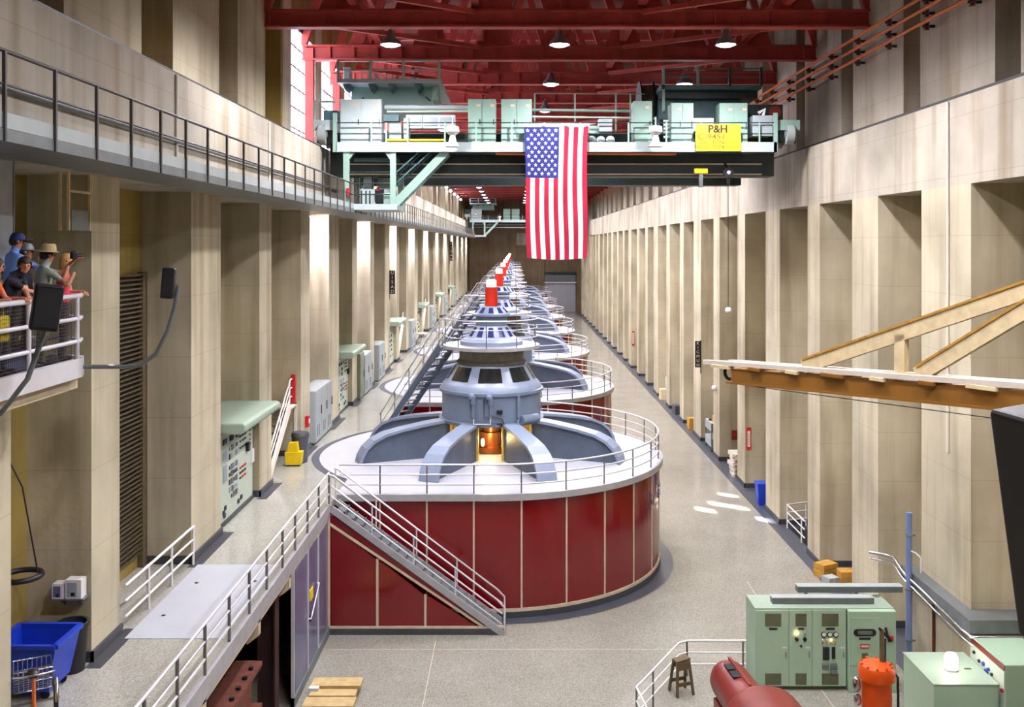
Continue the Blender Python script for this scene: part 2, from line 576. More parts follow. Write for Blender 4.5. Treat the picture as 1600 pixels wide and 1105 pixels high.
# --- gallery on the left
XG = -6.1
GY0, GY1 = 4.0, 139.0
gal = struct('gallery', MB().box(-7.45, XG, GY0, GY1, ZGAL - 0.02, ZGAL + 0.06), 'grey_steel', 'narrow steel gallery hung along the left wall')
MB().box(XG - 0.03, XG + 0.01, GY0, GY1, ZGAL - 0.05, ZGAL + 0.10).build('fascia', 'grey_steel', gal)
MB().box(XG - 0.02, XG, GY0, GY1, ZGAL + 0.11, ZGAL + 0.30).build('kick_plate', 'locker_grey', gal)
for h in (0.63, 1.03):
    MB().tube([(XG, GY0, ZGAL + h), (XG, GY1, ZGAL + h)], 0.026 if h > 1 else 0.018, 6).build('top_rail' if h > 1 else 'rail', 'rail_dark', gal)
pm = MB().box(-0.021, 0.021, -0.021, 0.021, -0.05, 1.03).mesh('post', 'rail_dark')
y = 11.44 - 1.26 * 5
while y < GY1:
    put('post', pm, gal, (XG + 0.015, y, ZGAL)); y += 1.26
MB().box(-7.9, XG, 139.0, 146.0, ZGAL - 0.1, ZGAL + 0.6).build('end_block', 'concrete_far', gal)

# --- upper left wall with tall windows
ul = MB()
ul.box(-10.0, -9.6, Y0, 35.9, ZLEDGE, ZROOF)
ul.box(-10.0, -8.72, 35.7, 35.9, ZLEDGE, ZROOF)
ul.box(-10.0, -8.6, 155.9, YB, ZLEDGE, ZROOF)
wall_ul = struct('wall_upper_left', ul, 'concrete_shade_olive', 'upper left concrete wall above the crane ledge')
for (a, b) in [(-6, -1.1), (1, 4.8), (6.9, 10.7), (12.7, 16.5), (18.5, 22.35), (24.4, 28.2), (30.1, 33.4)]:
    MB().box(-9.6, -8.7, a, b, ZLEDGE, ZROOF).build('pier', 'concrete', wall_ul)
WZ0, WZ1 = ZLEDGE + 0.05, ZC + 8.7
nwin = 0
bar_v = MB().box(-0.04, 0.04, -0.03, 0.03, 0, WZ1 - WZ0).mesh('mullion', 'window_bar')
holes = {(5, 4), (2, 4), (2, 3), (0, 2), (0, 5)}
yk = 35.9
while yk < 155:
    MB().box(-9.0, -8.7, yk, yk + 1.4, ZLEDGE, ZROOF).build('pier', 'concrete', wall_ul)
    a, b = yk + 1.4, min(yk + PITCH, 155.9)
    if nwin >= 5:
        MB().box(-9.6, -9.0, yk, yk + 1.4, ZLEDGE, ZROOF).build('pier', 'concrete', wall_ul)
        MB().box(-10.0, -9.6, a - 1.4, b, ZLEDGE, ZROOF).build('bay_back', 'concrete_shade_olive', wall_ul)
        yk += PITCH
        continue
    MB().box(-9.0, -8.72, a, b, WZ1, ZROOF).build('header', 'concrete_shade_olive', wall_ul)
    nwin += 1
    sunny = nwin == 4
    cols, rows = 6, 6
    dw, dh = (b - a) / cols, (WZ1 - WZ0) / rows
    w = tag(MB().box(-8.8, -8.7, a, b, WZ0 - 0.05, WZ0).build('window_%d' % nwin, 'window_bar'), 'tall bright window in the upper left wall, bay %d beyond the near pier' % nwin, None, None, 'structure')
    MB().box(-8.8, -8.7, a, b, WZ1 - 0.06, WZ1).build('window_frame', 'window_bar', w)
    if sunny or nwin <= 2:
        pane = MB().box(-0.01, 0.01, 0.012, dw - 0.012, 0.012, dh - 0.012).mesh('pane', 'window_lit')
        for i in range(cols):
            for j in range(rows):
                if sunny and (i, j) in holes: continue
                put('pane', pane, w, (-8.76, a + i * dw, WZ0 + j * dh))
    else:
        MB().box(-8.77, -8.75, a, b, WZ0, WZ1).build('pane', 'window_lit', w)
    for i in range(1, cols):
        put('mullion', bar_v, w, (-8.76, a + i * dw, WZ0))
    tb = MB()
    for j in range(1, rows): tb.box(-8.8, -8.72, a, b, WZ0 + j * dh - 0.03, WZ0 + j * dh + 0.03)
    tb.build('transoms', 'window_bar', w)
    yk += PITCH

# --- right wall
wr = MB().box(XRB, XRB + 0.4, Y0, YB, 0, ZREC + 0.05)
wall_right = struct('wall_right', wr, 'concrete_shade_olive', 'right concrete wall with deep bays between tall pillars')
rp_ = [(-11.0, -8.6), (-5.2, -3.7), (0.6, 2.1), (6.4, 8.8), (12.2, 13.7), (18.0, 19.5), (23.8, 26.7), (29.9, 32.2), (35.6, 37.1), (41.0, 43.3), (47.2, 48.8), (53.1, 54.7), (58.4, 60.8)]
y = 64.4; k = 1
while y < YB - 4:
    rp_.append((y, y + (2.35 if k % 3 == 0 else 1.5))); y += 5.8; k += 1
for (a, b) in rp_:
    MB().box(XR, XRB, a, b, 0, ZREC + 0.05).build('pillar', 'concrete', wall_right)
MB().box(XR, XRB + 0.3, Y0, YB, ZREC + 0.05, ZLEDGE).build('ledge_beam', 'concrete_beam', wall_right)
MB().box(XR + 0.02, XR + 0.3, Y0, YB, ZLEDGE, ZLEDGE + 0.08).build('crane_rail', 'black', wall_right)
MB().cyl((XR - 0.03, 25.0, 6.5), (XR - 0.03, 25.0, ZLEDGE - 0.05), 0.035, 8).build('conduit', 'white_board', wall_right)
br = MB()
for (a, b) in rp_:
    if a < 12: continue
    br.box(XR - 0.04, XR, a - 0.04, b + 0.04, 0, 0.22)
    br.box(XR - 0.04, XRB, a - 0.04, a, 0, 0.22)
br.box(XRB - 0.04, XRB, 27, YB, 0, 0.22)
struct('baseboard_right', br, 'skirting', 'dark skirting round the feet of the right pillars')
# pedestal under the nearest right pillar, with its steel band
ped = struct('trim_4', MB().box(11.02, XRB, 23.25, 27.1, 0, 2.55), 'concrete', 'concrete pedestal under the nearest right pillar')
MB().box(10.93, XR - 0.01, 23.1, 27.2, 2.55, 2.88).build('steel_band', 'grey_steel', ped)
MB().box(XR - 0.01, XRB, 23.1, 23.79, 2.55, 2.88).build('steel_band', 'grey_steel', ped)
for dz, rr in ((0.0, 0.045), (-0.18, 0.035)):
    MB().tube([(10.3, 27.9, 3.0 + dz), (10.75, 27.3, 3.05 + dz), (10.87, 26.9, 2.75 + dz), (10.87, 23.3, 2.55 + dz), (10.95, 23.04, 2.5 + dz), (12.9, 23.04, 2.5 + dz)], rr, 8).build('conduit', 'chrome', ped)
for xx in (11.0,):
    MB().cyl((xx - 0.02, 25.2, 0.0), (xx - 0.02, 25.2, 2.5), 0.04, 8).build('conduit', 'insulator', ped)
# upper right wall
ur = MB().box(13.2, 13.6, Y0, YB, ZLEDGE, ZROOF)
wall_ur = struct('wall_upper_right', ur, 'concrete_shade_olive', 'upper right concrete wall above the crane ledge')
y = 30.75 - PITCH * 7
while y < YB:
    MB().box(12.3, 13.2, y, min(y + (4.55 if y < 40 else 3.6), YB), ZLEDGE, ZROOF).build('pier', 'concrete_beam', wall_ur)
    y += 5.8

# --- far wall
far = struct('wall_far', MB().box(-10, 13.6, YB, YB + 0.5, 0, ZROOF), 'concrete_far', 'brown concrete wall at the far end of the hall')
for xx in (-8.2, -0.9, 4.1, 10.9):
    MB().box(xx, xx + 1.1, YB - 0.5, YB, 0, ZROOF).build('pilaster', 'concrete_far', far)
MB().box(-8.0, 11.0, YB - 0.3, YB, 14.2, 15.0).build('cross_beam', 'concrete_far', far)
MB().box(-0.2, 3.8, YB - 0.1, YB, 12.0, 14.2).build('painted_lit_patch', 'concrete_beam', far)  # paler slab painting the light that falls on this part of the wall
dr = tag(MB().box(5.3, 10.8, YB - 0.25, YB - 0.1, 0.0, 5.2).build('door_1', 'shutter_grey'), 'pale grey roller door in the far wall', None, None, 'structure')
slat = MB().box(5.4, 10.7, -0.04, 0.04, 0, 0.36).mesh('slat', 'shutter_grey')
for i in range(12): put('slat', slat, dr, (0, YB - 0.28, 0.1 + 0.42 * i))
MB().box(5.2, 10.9, YB - 0.6, YB - 0.1, 5.2, 5.4).build('door_lintel', 'white_paint', dr)
MB().box(5.3, 10.8, YB - 0.45, YB - 0.1, 5.4, 6.8).build('door_hood', 'grey_steel', dr)
MB().box(5.2, 10.9, YB - 0.7, YB - 0.1, 6.8, 7.2).build('door_hood_cap', 'crane_dark', dr)
struct('wall_near', MB().box(-14, 13.6, Y0 - 0.4, Y0, 0, ZROOF), 'concrete_shade_olive', 'concrete wall behind the viewer')

# --- roof and trusses
ceil = struct('ceiling', MB().box(-10, 13.6, Y0, YB, ZROOF, ZROOF + 0.3), 'roof_deck', 'dark red roof deck over steel trusses')
ZT0, ZT1 = ZC + 7.58, ZC + 8.2
ch = MB()
ch.box(-8.7, 12.3, -0.22, 0.22, ZT0, ZT0 + 0.07)
ch.box(-8.7, 12.3, -0.22, 0.22, ZT1 - 0.07, ZT1)
ch.box(-8.7, 12.3, -0.05, 0.05, ZT0 + 0.07, ZT1 - 0.07)
for i in range(22): ch.box(-8.6 + i * 0.97, -8.52 + i * 0.97, -0.12, 0.12, ZT0 + 0.07, ZT1 - 0.07)
chord = ch.mesh('roof_truss', 'steel_red')
tc_ = MB().box(-8.7, 12.3, -0.2, 0.2, ZC + 12.2, ZC + 12.6).mesh('top_chord', 'steel_red')
NP = 8
dx = 21.0 / NP
dia = [MB().bar((0, 0, ZT1), (dx / 2, 0, ZC + 12.2), 0.28, 0.3).mesh('diagonal', 'steel_red'),
       MB().bar((dx / 2, 0, ZC + 12.2), (dx, 0, ZT1), 0.28, 0.3).mesh('diagonal', 'steel_red')]
gus = MB().prism([(-0.8, ZT1 - 0.1), (0.8, ZT1 - 0.1), (0.45, ZT1 + 0.75), (-0.45, ZT1 + 0.75)], 'y', -0.09, 0.09).mesh('gusset_plate', 'steel_red')
col_m = MB().box(-0.17, 0.17, -0.17, 0.17, ZLEDGE, ZT0 + 0.5).mesh('steel_column', 'steel_red')
k = 0
y = 33.2 - PITCH * 5
truss_y = []
while y < YB - 3:
    truss_y.append(y)
    t = put('roof_truss', chord, ceil, (0, y, 0))
    put('top_chord', tc_, t)
    for i in range(NP):
        put('diagonal', dia[0], t, (-8.7 + i * dx, 0, 0)); put('diagonal', dia[1], t, (-8.7 + i * dx, 0, 0))
        if i: put('gusset_plate', gus, t, (-8.7 + i * dx, 0, 0))
    if 38 < y < 50:
        put('steel_column', col_m, ceil, (-8.42, y, 0))
    y += 5.9
for xx in (-5.6, -1.4, 4.4, 9.4):
    MB().box(xx - 0.14, xx + 0.14, Y0, YB, ZT1 + 0.15, ZT1 + 0.6).build('longitudinal_beam', 'steel_red', ceil)
for i in range(6):
    x = -7.5 + i * 3.6
    MB().box(x - 0.1, x + 0.1, Y0, YB, ZC + 12.6, ZROOF).build('purlin', 'steel_red', ceil)
# bracing laid between the bottom chords
for i, yy in enumerate(truss_y[4:12]):
    for (xa, xb) in ((-8.4, -1.4), (11.9, 4.4)):
        MB().bar((xa, yy + 0.2, ZT0 + 0.4), (xb, yy + 5.6, ZT0 + 0.5), 0.16, 0.16).build('wind_brace', 'steel_red', ceil)

# --- hall lamps
house = MB().lathe([(0.0, 0.5), (0.12, 0.5), (0.16, 0.3), (0.34, 0.12), (0.36, 0.0)], 20).mesh('lamp_shade', 'lamp_house')
lens = MB().lathe([(0.0, -0.06), (0.2, -0.05), (0.34, 0.02)], 20).mesh('lens', 'lamp_lens')
rod = MB().cyl((0, 0, 0.5), (0, 0, 0.62), 0.03, 6).mesh('hanger', 'lamp_house')
rows_ = (('left', -4.35), ('middle', 1.55), ('right', 7.35))
for k in range(-3, 16):
    for rn, x in rows_:
        if k < -1 and rn == 'left': continue  # rows before the frame are unseen, added as fill; left side kept dim
        y = 33.5 + 8.2 * k
        n_ = k + 1
        ordn = ['nearest', 'second', 'third', 'fourth', 'fifth', 'sixth', 'seventh', 'eighth', 'ninth', 'tenth', 'eleventh', 'twelfth', 'thirteenth', 'fourteenth', 'fifteenth', 'sixteenth']
        lab = ('white hall lamp under the roof, %s row, %s in view' % (rn, ordn[k])) if k >= 0 else ('unseen fill lamp added above the frame, %s row, %s before those in view' % (rn, ['', 'last', 'second', 'third'][-k]))
        t = thing('hall_lamp', lab, 'lamp', (x, y, ZC + 7.0), 0, 'hall lamps under the roof trusses')
        put('lamp_shade', house, t); put('lens', lens, t); put('hanger', rod, t)
        spot_light('lamp_light', t, (0, 0, -0.38), LAMP_W, 0.28, (0.985, 0.94, 0.985))
# --- small wall lamps high on the upper left piers, beyond the near crane
wl_b = MB().box(-0.35, 0.0, -0.06, 0.06, -0.03, 0.03).mesh('lamp_arm', 'lamp_house')
wl_g = MB().ball((0.08, 0, -0.1), 0.17, 12, 8).mesh('globe', 'lamp_lens')
for k in range(1, 14):
    t = thing('wall_lamp', '%s white globe lamp along the upper left wall beyond near crane' % ordn[k - 1].replace('nearest', 'first'), 'lamp', (-8.34, 53.45 + 0.7 + PITCH * (k - 1) * 1.3, ZC + 7.1), 0, 'globe lamps on the upper left wall')
    put('lamp_arm', wl_b, t); put('globe', wl_g, t)
    dl = bpy.data.lights.new('globe_light', 'POINT')
    dl.energy = 180; dl.color = (0.95, 0.88, 1.0); dl.shadow_soft_size = 0.2
    o = bpy.data.objects.new('globe_light', dl); C.objects.link(o); o.parent = t; o.location = (0.45, 0, -0.15)
# --- strip lamps under the gallery that wash every second bay
bays = [(lp[i][1], lp[i + 1][0]) for i in range(len(lp) - 1)]
gl_h = MB().box(-0.1, 0.1, -0.6, 0.6, 0, 0.08).mesh('lamp_body', 'white_paint')
gl_l = MB().box(-0.08, 0.08, -0.55, 0.55, -0.03, 0.0).mesh('tube_lamp', 'lamp_lens')
n_ = 0
for i, (a, b) in enumerate(bays):
    if a < 37: continue
    if int(round((a - 37.85) / 5.93)) % 2: continue
    n_ += 1
    t = thing('strip_lamp', 'white strip lamp under the gallery, %s lit bay along the left wall' % (['first', 'second', 'third', 'fourth', 'fifth', 'sixth', 'seventh', 'eighth', 'ninth', 'tenth', 'eleventh', 'twelfth'][n_ - 1]), 'lamp', (-8.75, b - 1.5, ZGAL - 0.04), 0, 'strip lamps under the gallery')
    put('lamp_body', gl_h, t); put('tube_lamp', gl_l, t)
    area_light('lamp_light', t, (0, 0, -0.05), GALLERY_W, 0.2, (0.88, 0.83, 1.0), (math.radians(22), 0, 0), 1.1)

# ================================================================== generators
RG = 6.5
GX, GY, GS = -0.92, 37.05, 17.9
ORD = ['nearest', 'second', 'third', 'fourth', 'fifth', 'sixth', 'seventh', 'farthest']

def arc(r, a0, a1, n, z=0.0):
    return [(r * math.sin(math.radians(a0 + (a1 - a0) * i / n)), -r * math.cos(math.radians(a0 + (a1 - a0) * i / n)), z) for i in range(n + 1)]

def curved_panel(r0, r1, da, z0, z1, seg=4):
    """panel centred on angle 0 spanning da degrees"""
    m = MB()
    vs_ = []
    for i in range(seg + 1):
        t = math.radians(-da / 2 + da * i / seg)
        for (r, z) in ((r0, z0), (r1, z0), (r1, z1), (r0, z1)):
            vs_.append((r * math.sin(t), -r * math.cos(t), z))
    fs = [(0, 1, 2, 3), tuple(4 * seg + k for k in (3, 2, 1, 0))]
    for i in range(seg):
        for k in range(4):
            a = 4 * i + k; b = 4 * i + (k + 1) % 4
            fs.append((a, a + 4, b + 4, b))
    return m.add(vs_, fs)

def make_generator():
    g = thing('generator', 'x', 'generator', (0, 0, 0), 0, 'row of generators down the hall')
    A0, DA, NPAN = -3.6, 13.7, 17
    A1 = A0 + DA * NPAN
    # drum body and its front landing
    MB().lathe([(6.34, 0.0), (6.34, 3.78)], 26, A0, A1).build('drum_wall', 'maroon_dark', g)
    MB().box(-4.78, -0.4, -6.34, -5.9, 0, 3.78).build('landing_wall', 'maroon_dark', g)
    # curved red panels and cream strips
    pm_ = curved_panel(6.34, 6.40, DA - 0.5, 0.3, 3.74).mesh('red_panel', 'red_panel')
    sm_ = curved_panel(6.34, 6.425, 0.5, 0.24, 3.78, 1).mesh('panel_strip', 'strip_cream')
    for i in range(NPAN):
        put('red_panel', pm_, g, None, (0, 0, math.radians(A0 + DA * (i + 0.5))))
    for i in range(NPAN + 1):
        put('panel_strip', sm_, g, None, (0, 0, math.radians(A0 + DA * i)))
    for (a, b) in ((-4.74, -3.43), (-3.37, -1.93), (-1.87, -0.43)):
        MB().box(a, b, -6.40, -6.34, 0.3, 3.74).build('red_panel', 'red_panel', g)
    ss = MB().box(-0.028, 0.028, -6.425, -6.34, 0.24, 3.78).mesh('panel_strip', 'strip_cream')
    for x in (-3.4, -1.9): put('panel_strip', ss, g, (x, 0, 0))
    MB().lathe([(6.34, 0.3), (6.44, 0.3), (6.44, 0.2), (6.34, 0.2)], 60, A0, A1).box(-4.78, -0.4, -6.44, -6.34, 0.2, 0.3).build('bottom_trim', 'strip_cream', g)
    MB().lathe([(6.34, 0.2), (6.46, 0.2), (6.46, 0.0)], 60, A0, A1).box(-4.78, -0.4, -6.46, -6.34, 0.0, 0.2).build('base_ring', 'skirting', g)
    MB().lathe([(6.46, 0.006), (6.95, 0.006)], 60, A0, A1).build('floor_border', 'slate', g)
    # deck
    fr = [(-4.78, -6.5), (-0.4, -6.5)] + [(p[0], p[1]) for p in arc(RG, -3.6, 298, 70)]
    dk = MB().lathe([(0.0, ZD + 0.012), (RG, ZD + 0.012)], 72)
    dk.add([(-4.78, -6.5, ZD + 0.011), (-0.4, -6.5, ZD + 0.011), (-0.4, -3.0, ZD + 0.011), (-4.78, -3.0, ZD + 0.011)], [(0, 1, 2, 3)])
    dk.build('deck', 'deck_grey', g)
    MB().lathe([(6.3, ZD - 0.18), (RG + 0.04, ZD - 0.18), (RG + 0.04, ZD + 0.03), (RG - 0.06, ZD + 0.03), (RG - 0.06, ZD + 0.012)], 72, A0, A1) \
        .box(-4.78, -0.4, -RG - 0.04, -6.3, ZD - 0.18, ZD + 0.03).build('deck_rim', 'rim_grey', g)
    MB().lathe([(RG, ZD + 0.008), (RG + 0.28, ZD + 0.008)], 30, 226, 316).build('walkway_border', 'slate', g)
    # deck railing
    rl = [(-4.7, -6.38, ZD), (-0.4, -6.38, ZD)] + arc(6.38, -1.5, 196, 58, ZD)
    for k in range(3):
        h = 0.95 * (k + 1) / 3
        MB().tube([(p[0], p[1], p[2] + h) for p in rl], 0.032 if k == 2 else 0.024, 6).build('top_rail' if k == 2 else 'rail', 'rail_silver', g)
    pm2 = MB().cyl((0, 0, ZD), (0, 0, ZD + 0.95), 0.026, 6).mesh('post', 'rail_grey')
    for x in (-3.4, -1.9, -0.4): put('post', pm2, g, (x, -6.38, 0))
    for i in range(1, 15):
        t = math.radians(A0 + DA * i)
        put('post', pm2, g, (6.38 * math.sin(t), -6.38 * math.cos(t), 0))
    # eight bent arms
    top = [(1.75, 1.42), (2.6, 1.33), (3.6, 1.18), (4.25, 1.04), (4.7, 0.84), (5.0, 0.58), (5.18, 0.28), (5.25, 0.0)]
    fl = MB()
    n = len(top)
    vs_ = []
    for i, (r, z) in enumerate(top):
        if i == 0: d = Vector((top[1][0] - r, top[1][1] - z))
        elif i == n - 1: d = Vector((r - top[i - 1][0], z - top[i - 1][1]))
        else: d = Vector((top[i + 1][0] - top[i - 1][0], top[i + 1][1] - top[i - 1][1]))
        d.normalize(); nr = Vector((d.y, -d.x))          # inward
        w = 0.31 + 0.05 * min(1, max(0, (r - 3.5) / 1.5))
        for (o_, s_) in ((0, -1), (0, 1), (0.1, 1), (0.1, -1)):
            vs_.append((s_ * w, -(r + nr.x * o_), ZD + max(0.0, z + nr.y * o_)))
    fs = [(0, 1, 2, 3), tuple(4 * (n - 1) + k for k in (3, 2, 1, 0))]
    for i in range(n - 1):
        for k in range(4):
            a = 4 * i + k; b = 4 * i + (k + 1) % 4
            fs.append((a, a + 4, b + 4, b))
    fl.add(vs_, fs)
    flange = fl.mesh('flange', 'gen_grey_flange')
    web_p = [(-r, ZD + max(0, z - 0.05)) for (r, z) in top] + [(-1.75, ZD)]
    web = MB().prism(web_p, 'x', -0.17, 0.17).mesh('arm', 'gen_web')
    for i in range(8):
        a = put('arm', web, g, None, (0, 0, math.radians(22.5 + 45 * i)))
        put('flange', flange, a)
    # lit chamber under the barrel
    MB().lathe([(1.5, ZD), (1.5, ZD + 1.35)], 24, 100, 260).build('chamber_liner', 'cream_liner', g)
    for i in range(8):
        for s_ in (-1, 1):
            pa = 45 * i + s_ * 16.5
            t = math.radians(pa)
            MB().box(-0.06, 0.06, -0.05, 0.05, ZD, ZD + 1.35).build('chamber_post', 'cream_liner', g, (1.72 * math.sin(t), -1.72 * math.cos(t), 0), (0, 0, t))
    MB().lathe([(0.0, ZD + 0.05), (0.62, ZD + 0.05), (0.62, ZD + 0.25), (0.45, ZD + 0.3), (0.45, ZD + 0.8), (0.3, ZD + 0.82), (0.3, ZD + 1.35)], 24).build('shaft', 'copper', g)
    MB().ball((-0.3, -0.95, ZD + 0.55), 0.07, 10, 6, (1, 1, 2.2)).build('chamber_lamp', 'warm_lens', g)
    # barrel
    b0, b1 = ZD + 1.3, ZD + 2.42
    MB().lathe([(0.0, b0), (2.0, b0), (2.02, b0 + 0.1), (1.9, b0 + 0.12), (1.9, b1 - 0.02), (2.0, b1), (2.0, b1 + 0.1), (1.93, b1 + 0.12)], 56).build('barrel', 'gen_grey', g)
    taper = [(1.93, b1 + 0.12), (1.9, b1 + 0.24), (1.82, b1 + 0.34), (1.72, b1 + 0.42), (1.36, b1 + 1.0), (1.3, b1 + 1.02)]
    MB().lathe(taper, 56).build('window_hood', 'gen_grey_flange', g)
    def cone_patch(r0, z0, r1, z1, da, off=0.012):
        vs_ = []
        for (r, z) in ((r0, z0), (r1, z1)):
            for i in range(5):
                t = math.radians(-da / 2 + da * i / 4)
                vs_.append(((r + off) * math.sin(t), -(r + off) * math.cos(t), z + off * 0.4))
        return MB().add(vs_, [(i, i + 1, i + 6, i + 5) for i in range(4)], True)
    wn = cone_patch(1.70, b1 + 0.46, 1.395, b1 + 0.955, 31).mesh('hood_window', 'gen_glass')
    for i in range(8): put('hood_window', wn, g, None, (0, 0, math.radians(45 * i)))
    z = b1 + 1.0
    MB().lathe([(1.28, z), (1.36, z + 0.1), (1.24, z + 0.2), (1.24, z + 0.66)], 40).build('neck', 'gen_neck', g)
    zp = ZD + 4.16                                        # upper platform
    MB().lathe([(1.2, zp - 0.18), (1.75, zp - 0.14), (1.86, zp - 0.12), (1.86, zp), (0.0, zp)], 48).build('platform', 'rim_grey', g)
    pl = arc(1.78, -80, 222, 40, zp)
    for k in range(3):
        h = 1.0 * (k + 1) / 3
        MB().tube([(p[0], p[1], p[2] + h) for p in pl], 0.026 if k == 2 else 0.02, 6).build('top_rail' if k == 2 else 'rail', 'rail_silver', g)
    pm3 = MB().cyl((0, 0, zp), (0, 0, zp + 1.0), 0.022, 6).mesh('post', 'rail_grey')
    for i in range(9):
        t = math.radians(-80 + i * 302 / 8)
        put('post', pm3, g, (1.78 * math.sin(t), -1.78 * math.cos(t), 0))
    # bell, upper drum, cone, red cap, beacon
    MB().lathe([(1.22, zp), (1.2, zp + 0.14), (1.05, zp + 0.24), (0.92, zp + 0.3), (0.62, zp + 0.72)], 40).build('bell', 'gen_grey_flange', g)
    sw = cone_patch(0.90, zp + 0.33, 0.66, zp + 0.67, 15).mesh('bell_slot', 'gen_slot')
    for i in range(12): put('bell_slot', sw, g, None, (0, 0, math.radians(30 * i)))
    MB().lathe([(0.6, zp + 0.7), (0.6, zp + 1.08), (0.74, zp + 1.1), (0.74, zp + 1.18), (0.68, zp + 1.2), (0.42, zp + 1.46), (0.0, zp + 1.47)], 36).build('upper_drum', 'gen_grey', g)
    sw2 = cone_patch(0.66, zp + 1.22, 0.46, zp + 1.42, 18, 0.008).mesh('drum_slot', 'gen_slot')
    for i in range(10): put('drum_slot', sw2, g, None, (0, 0, math.radians(36 * i)))
    MB().lathe([(0.25, zp + 1.46), (0.235, zp + 2.2), (0.0, zp + 2.2)], 20).build('red_cap', 'cap_red', g)
    MB().lathe([(0.19, zp + 2.2), (0.18, zp + 2.46), (0.0, zp + 2.5)], 16).build('beacon', 'beacon', g)
    # stair from the deck up to the platform
    P1, P0 = Vector((-1.72, 0.35, zp)), Vector((-4.45, 3.05, ZD))
    hd = Vector((P1.x - P0.x, P1.y - P0.y, 0)).normalized()
    sd = Vector((-hd.y, hd.x, 0))
    for s_ in (-1, 1):
        o_ = sd * (0.36 * s_)
        st = MB().bar(P0 + o_ - Vector((0, 0, 0.02)), P1 + o_ - Vector((0, 0, 0.1)), 0.06, 0.22).build('stair_stringer', 'gen_web', g)
        for h, rr in ((0.95, 0.028), (0.5, 0.02)):
            MB().tube([P0 + o_ + Vector((0, 0, h)), P1 + o_ + Vector((0, 0, h)), P1 + o_ + hd * 0.35 + Vector((0, 0, h))], rr, 6).build('stair_rail', 'rail_silver', g)
        for q in (0.02, 0.26, 0.5, 0.74, 0.98):
            p = P0.lerp(P1, q) + o_
            MB().cyl(p, p + Vector((0, 0, 0.95)), 0.02, 6).build('stair_post', 'rail_grey', g)
    tr = MB().box(-0.34, 0.34, -0.13, 0.13, -0.03, 0.0).mesh('tread', 'gen_web')
    az = math.atan2(hd.y, hd.x) - PI / 2
    for q in range(16):
        p = P0.lerp(P1, (q + 0.5) / 16)
        put('tread', tr, g, p, (0, 0, az))
    return g

gen0 = make_generator()
gens = [gen0] + [copy_tree(gen0) for _ in range(7)]
glab = ['nearest grey generator on a red panelled drum, lit yellow under its barrel',
        'second generator from the viewer, directly behind the nearest one',
        'third generator from the viewer in the row down the hall',
        'fourth generator from the viewer in the row down the hall',
        'fifth generator from the viewer in the row down the hall',
        'sixth generator from the viewer in the row down the hall',
        'seventh generator from the viewer, next to last in the row',
        'farthest generator of the row, before the far wall']
for i, g in enumerate(gens):
    g.location = (GX, GY + GS * i, 0)
    g['label'] = glab[i]
# warm light in the chambers (the lamp belongs to each generator)
for i, g in enumerate(gens[:3]):
    d = bpy.data.lights.new('chamber_light', 'POINT')
    d.energy = 60; d.color = (1.0, 0.72, 0.3); d.shadow_soft_size = 0.08
    o = bpy.data.objects.new('chamber_light', d); C.objects.link(o); o.parent = g; o.location = (-0.1, -1.05, ZD + 0.7)
# fittings on the front of the nearest barrel
g = gen0
b0, b1 = ZD + 1.3, ZD + 2.42
for (x, dz) in ((-0.62, 0.0), (0.02, -0.03)):
    m = MB()
    m.cyl((x, -2.02, b1 + dz), (x, -1.98, b1 + dz - 0.26), 0.1, 10)
    m.cyl((x, -2.0, b1 + dz - 0.2), (x, -1.97, b1 + dz - 0.75), 0.055, 8)
    m.ball((x - 0.06, -2.02, b1 + dz + 0.02), 0.13, 10, 6)
    m.build('relief_valve', 'gen_grey', g)
MB().tube([(-0.6, -1.97, b0 + 0.3), (-0.6, -2.02, b0 + 0.12), (0.02, -2.02, b0 + 0.12), (0.02, -1.97, b0 + 0.4)], 0.03, 6).build('drain_pipe', 'rail_silver', g)
MB().tube([(-0.22, -1.95, b1 - 0.1), (-0.22, -1.98, b0 + 0.35), (0.05, -1.98, b0 + 0.45), (0.45, -1.93, b0 + 0.3), (0.55, -1.9, b0 + 0.05)], 0.022, 6).build('cable', 'rail_dark', g)
for dz in (0.02, 0.5):
    MB().box(0.24, 0.46, -1.98, -1.86, b0 + dz + 0.02, b0 + dz + 0.12).build('junction_box', 'black', g)
MB().cyl((1.15, -1.62, b0 + 0.2), (1.75, -1.05, b0 + 0.2), 0.17, 14).build('oil_tank', 'gen_grey', g)
MB().tube([(1.05, -1.7, b0 + 0.25), (1.0, -1.8, b0 + 0.1), (1.1, -1.72, b0 - 0.1)], 0.04, 6).build('drain_pipe', 'gen_grey', g)
MB().box(1.0, 1.1, -1.72, -1.5, b0 + 0.3, b1).build('cover_strip', 'gen_grey', g)
# silver numeral on the drum of the nearest generator
nm = text_mesh('3', 0.75, 'chrome', 0.02)
t = math.radians(A := 64.0)
o = put('numeral', nm, g, (6.42 * math.sin(t), -6.42 * math.cos(t), 2.85), (PI / 2, 0, t))
nm2 = text_mesh('N', 0.75, 'chrome', 0.02)
t = math.radians(78.0)
put('numeral', nm2, g, (6.42 * math.sin(t), -6.42 * math.cos(t), 2.8), (PI / 2, 0, t))

# ------------------------------------------------------------------ stair from the lower floor to the walkway corner
st = thing('staircase', 'steel staircase with red panelled side from floor to nearest deck', 'staircase', (-5.7, 29.35, 0))
SX, SH = 5.3, ZD
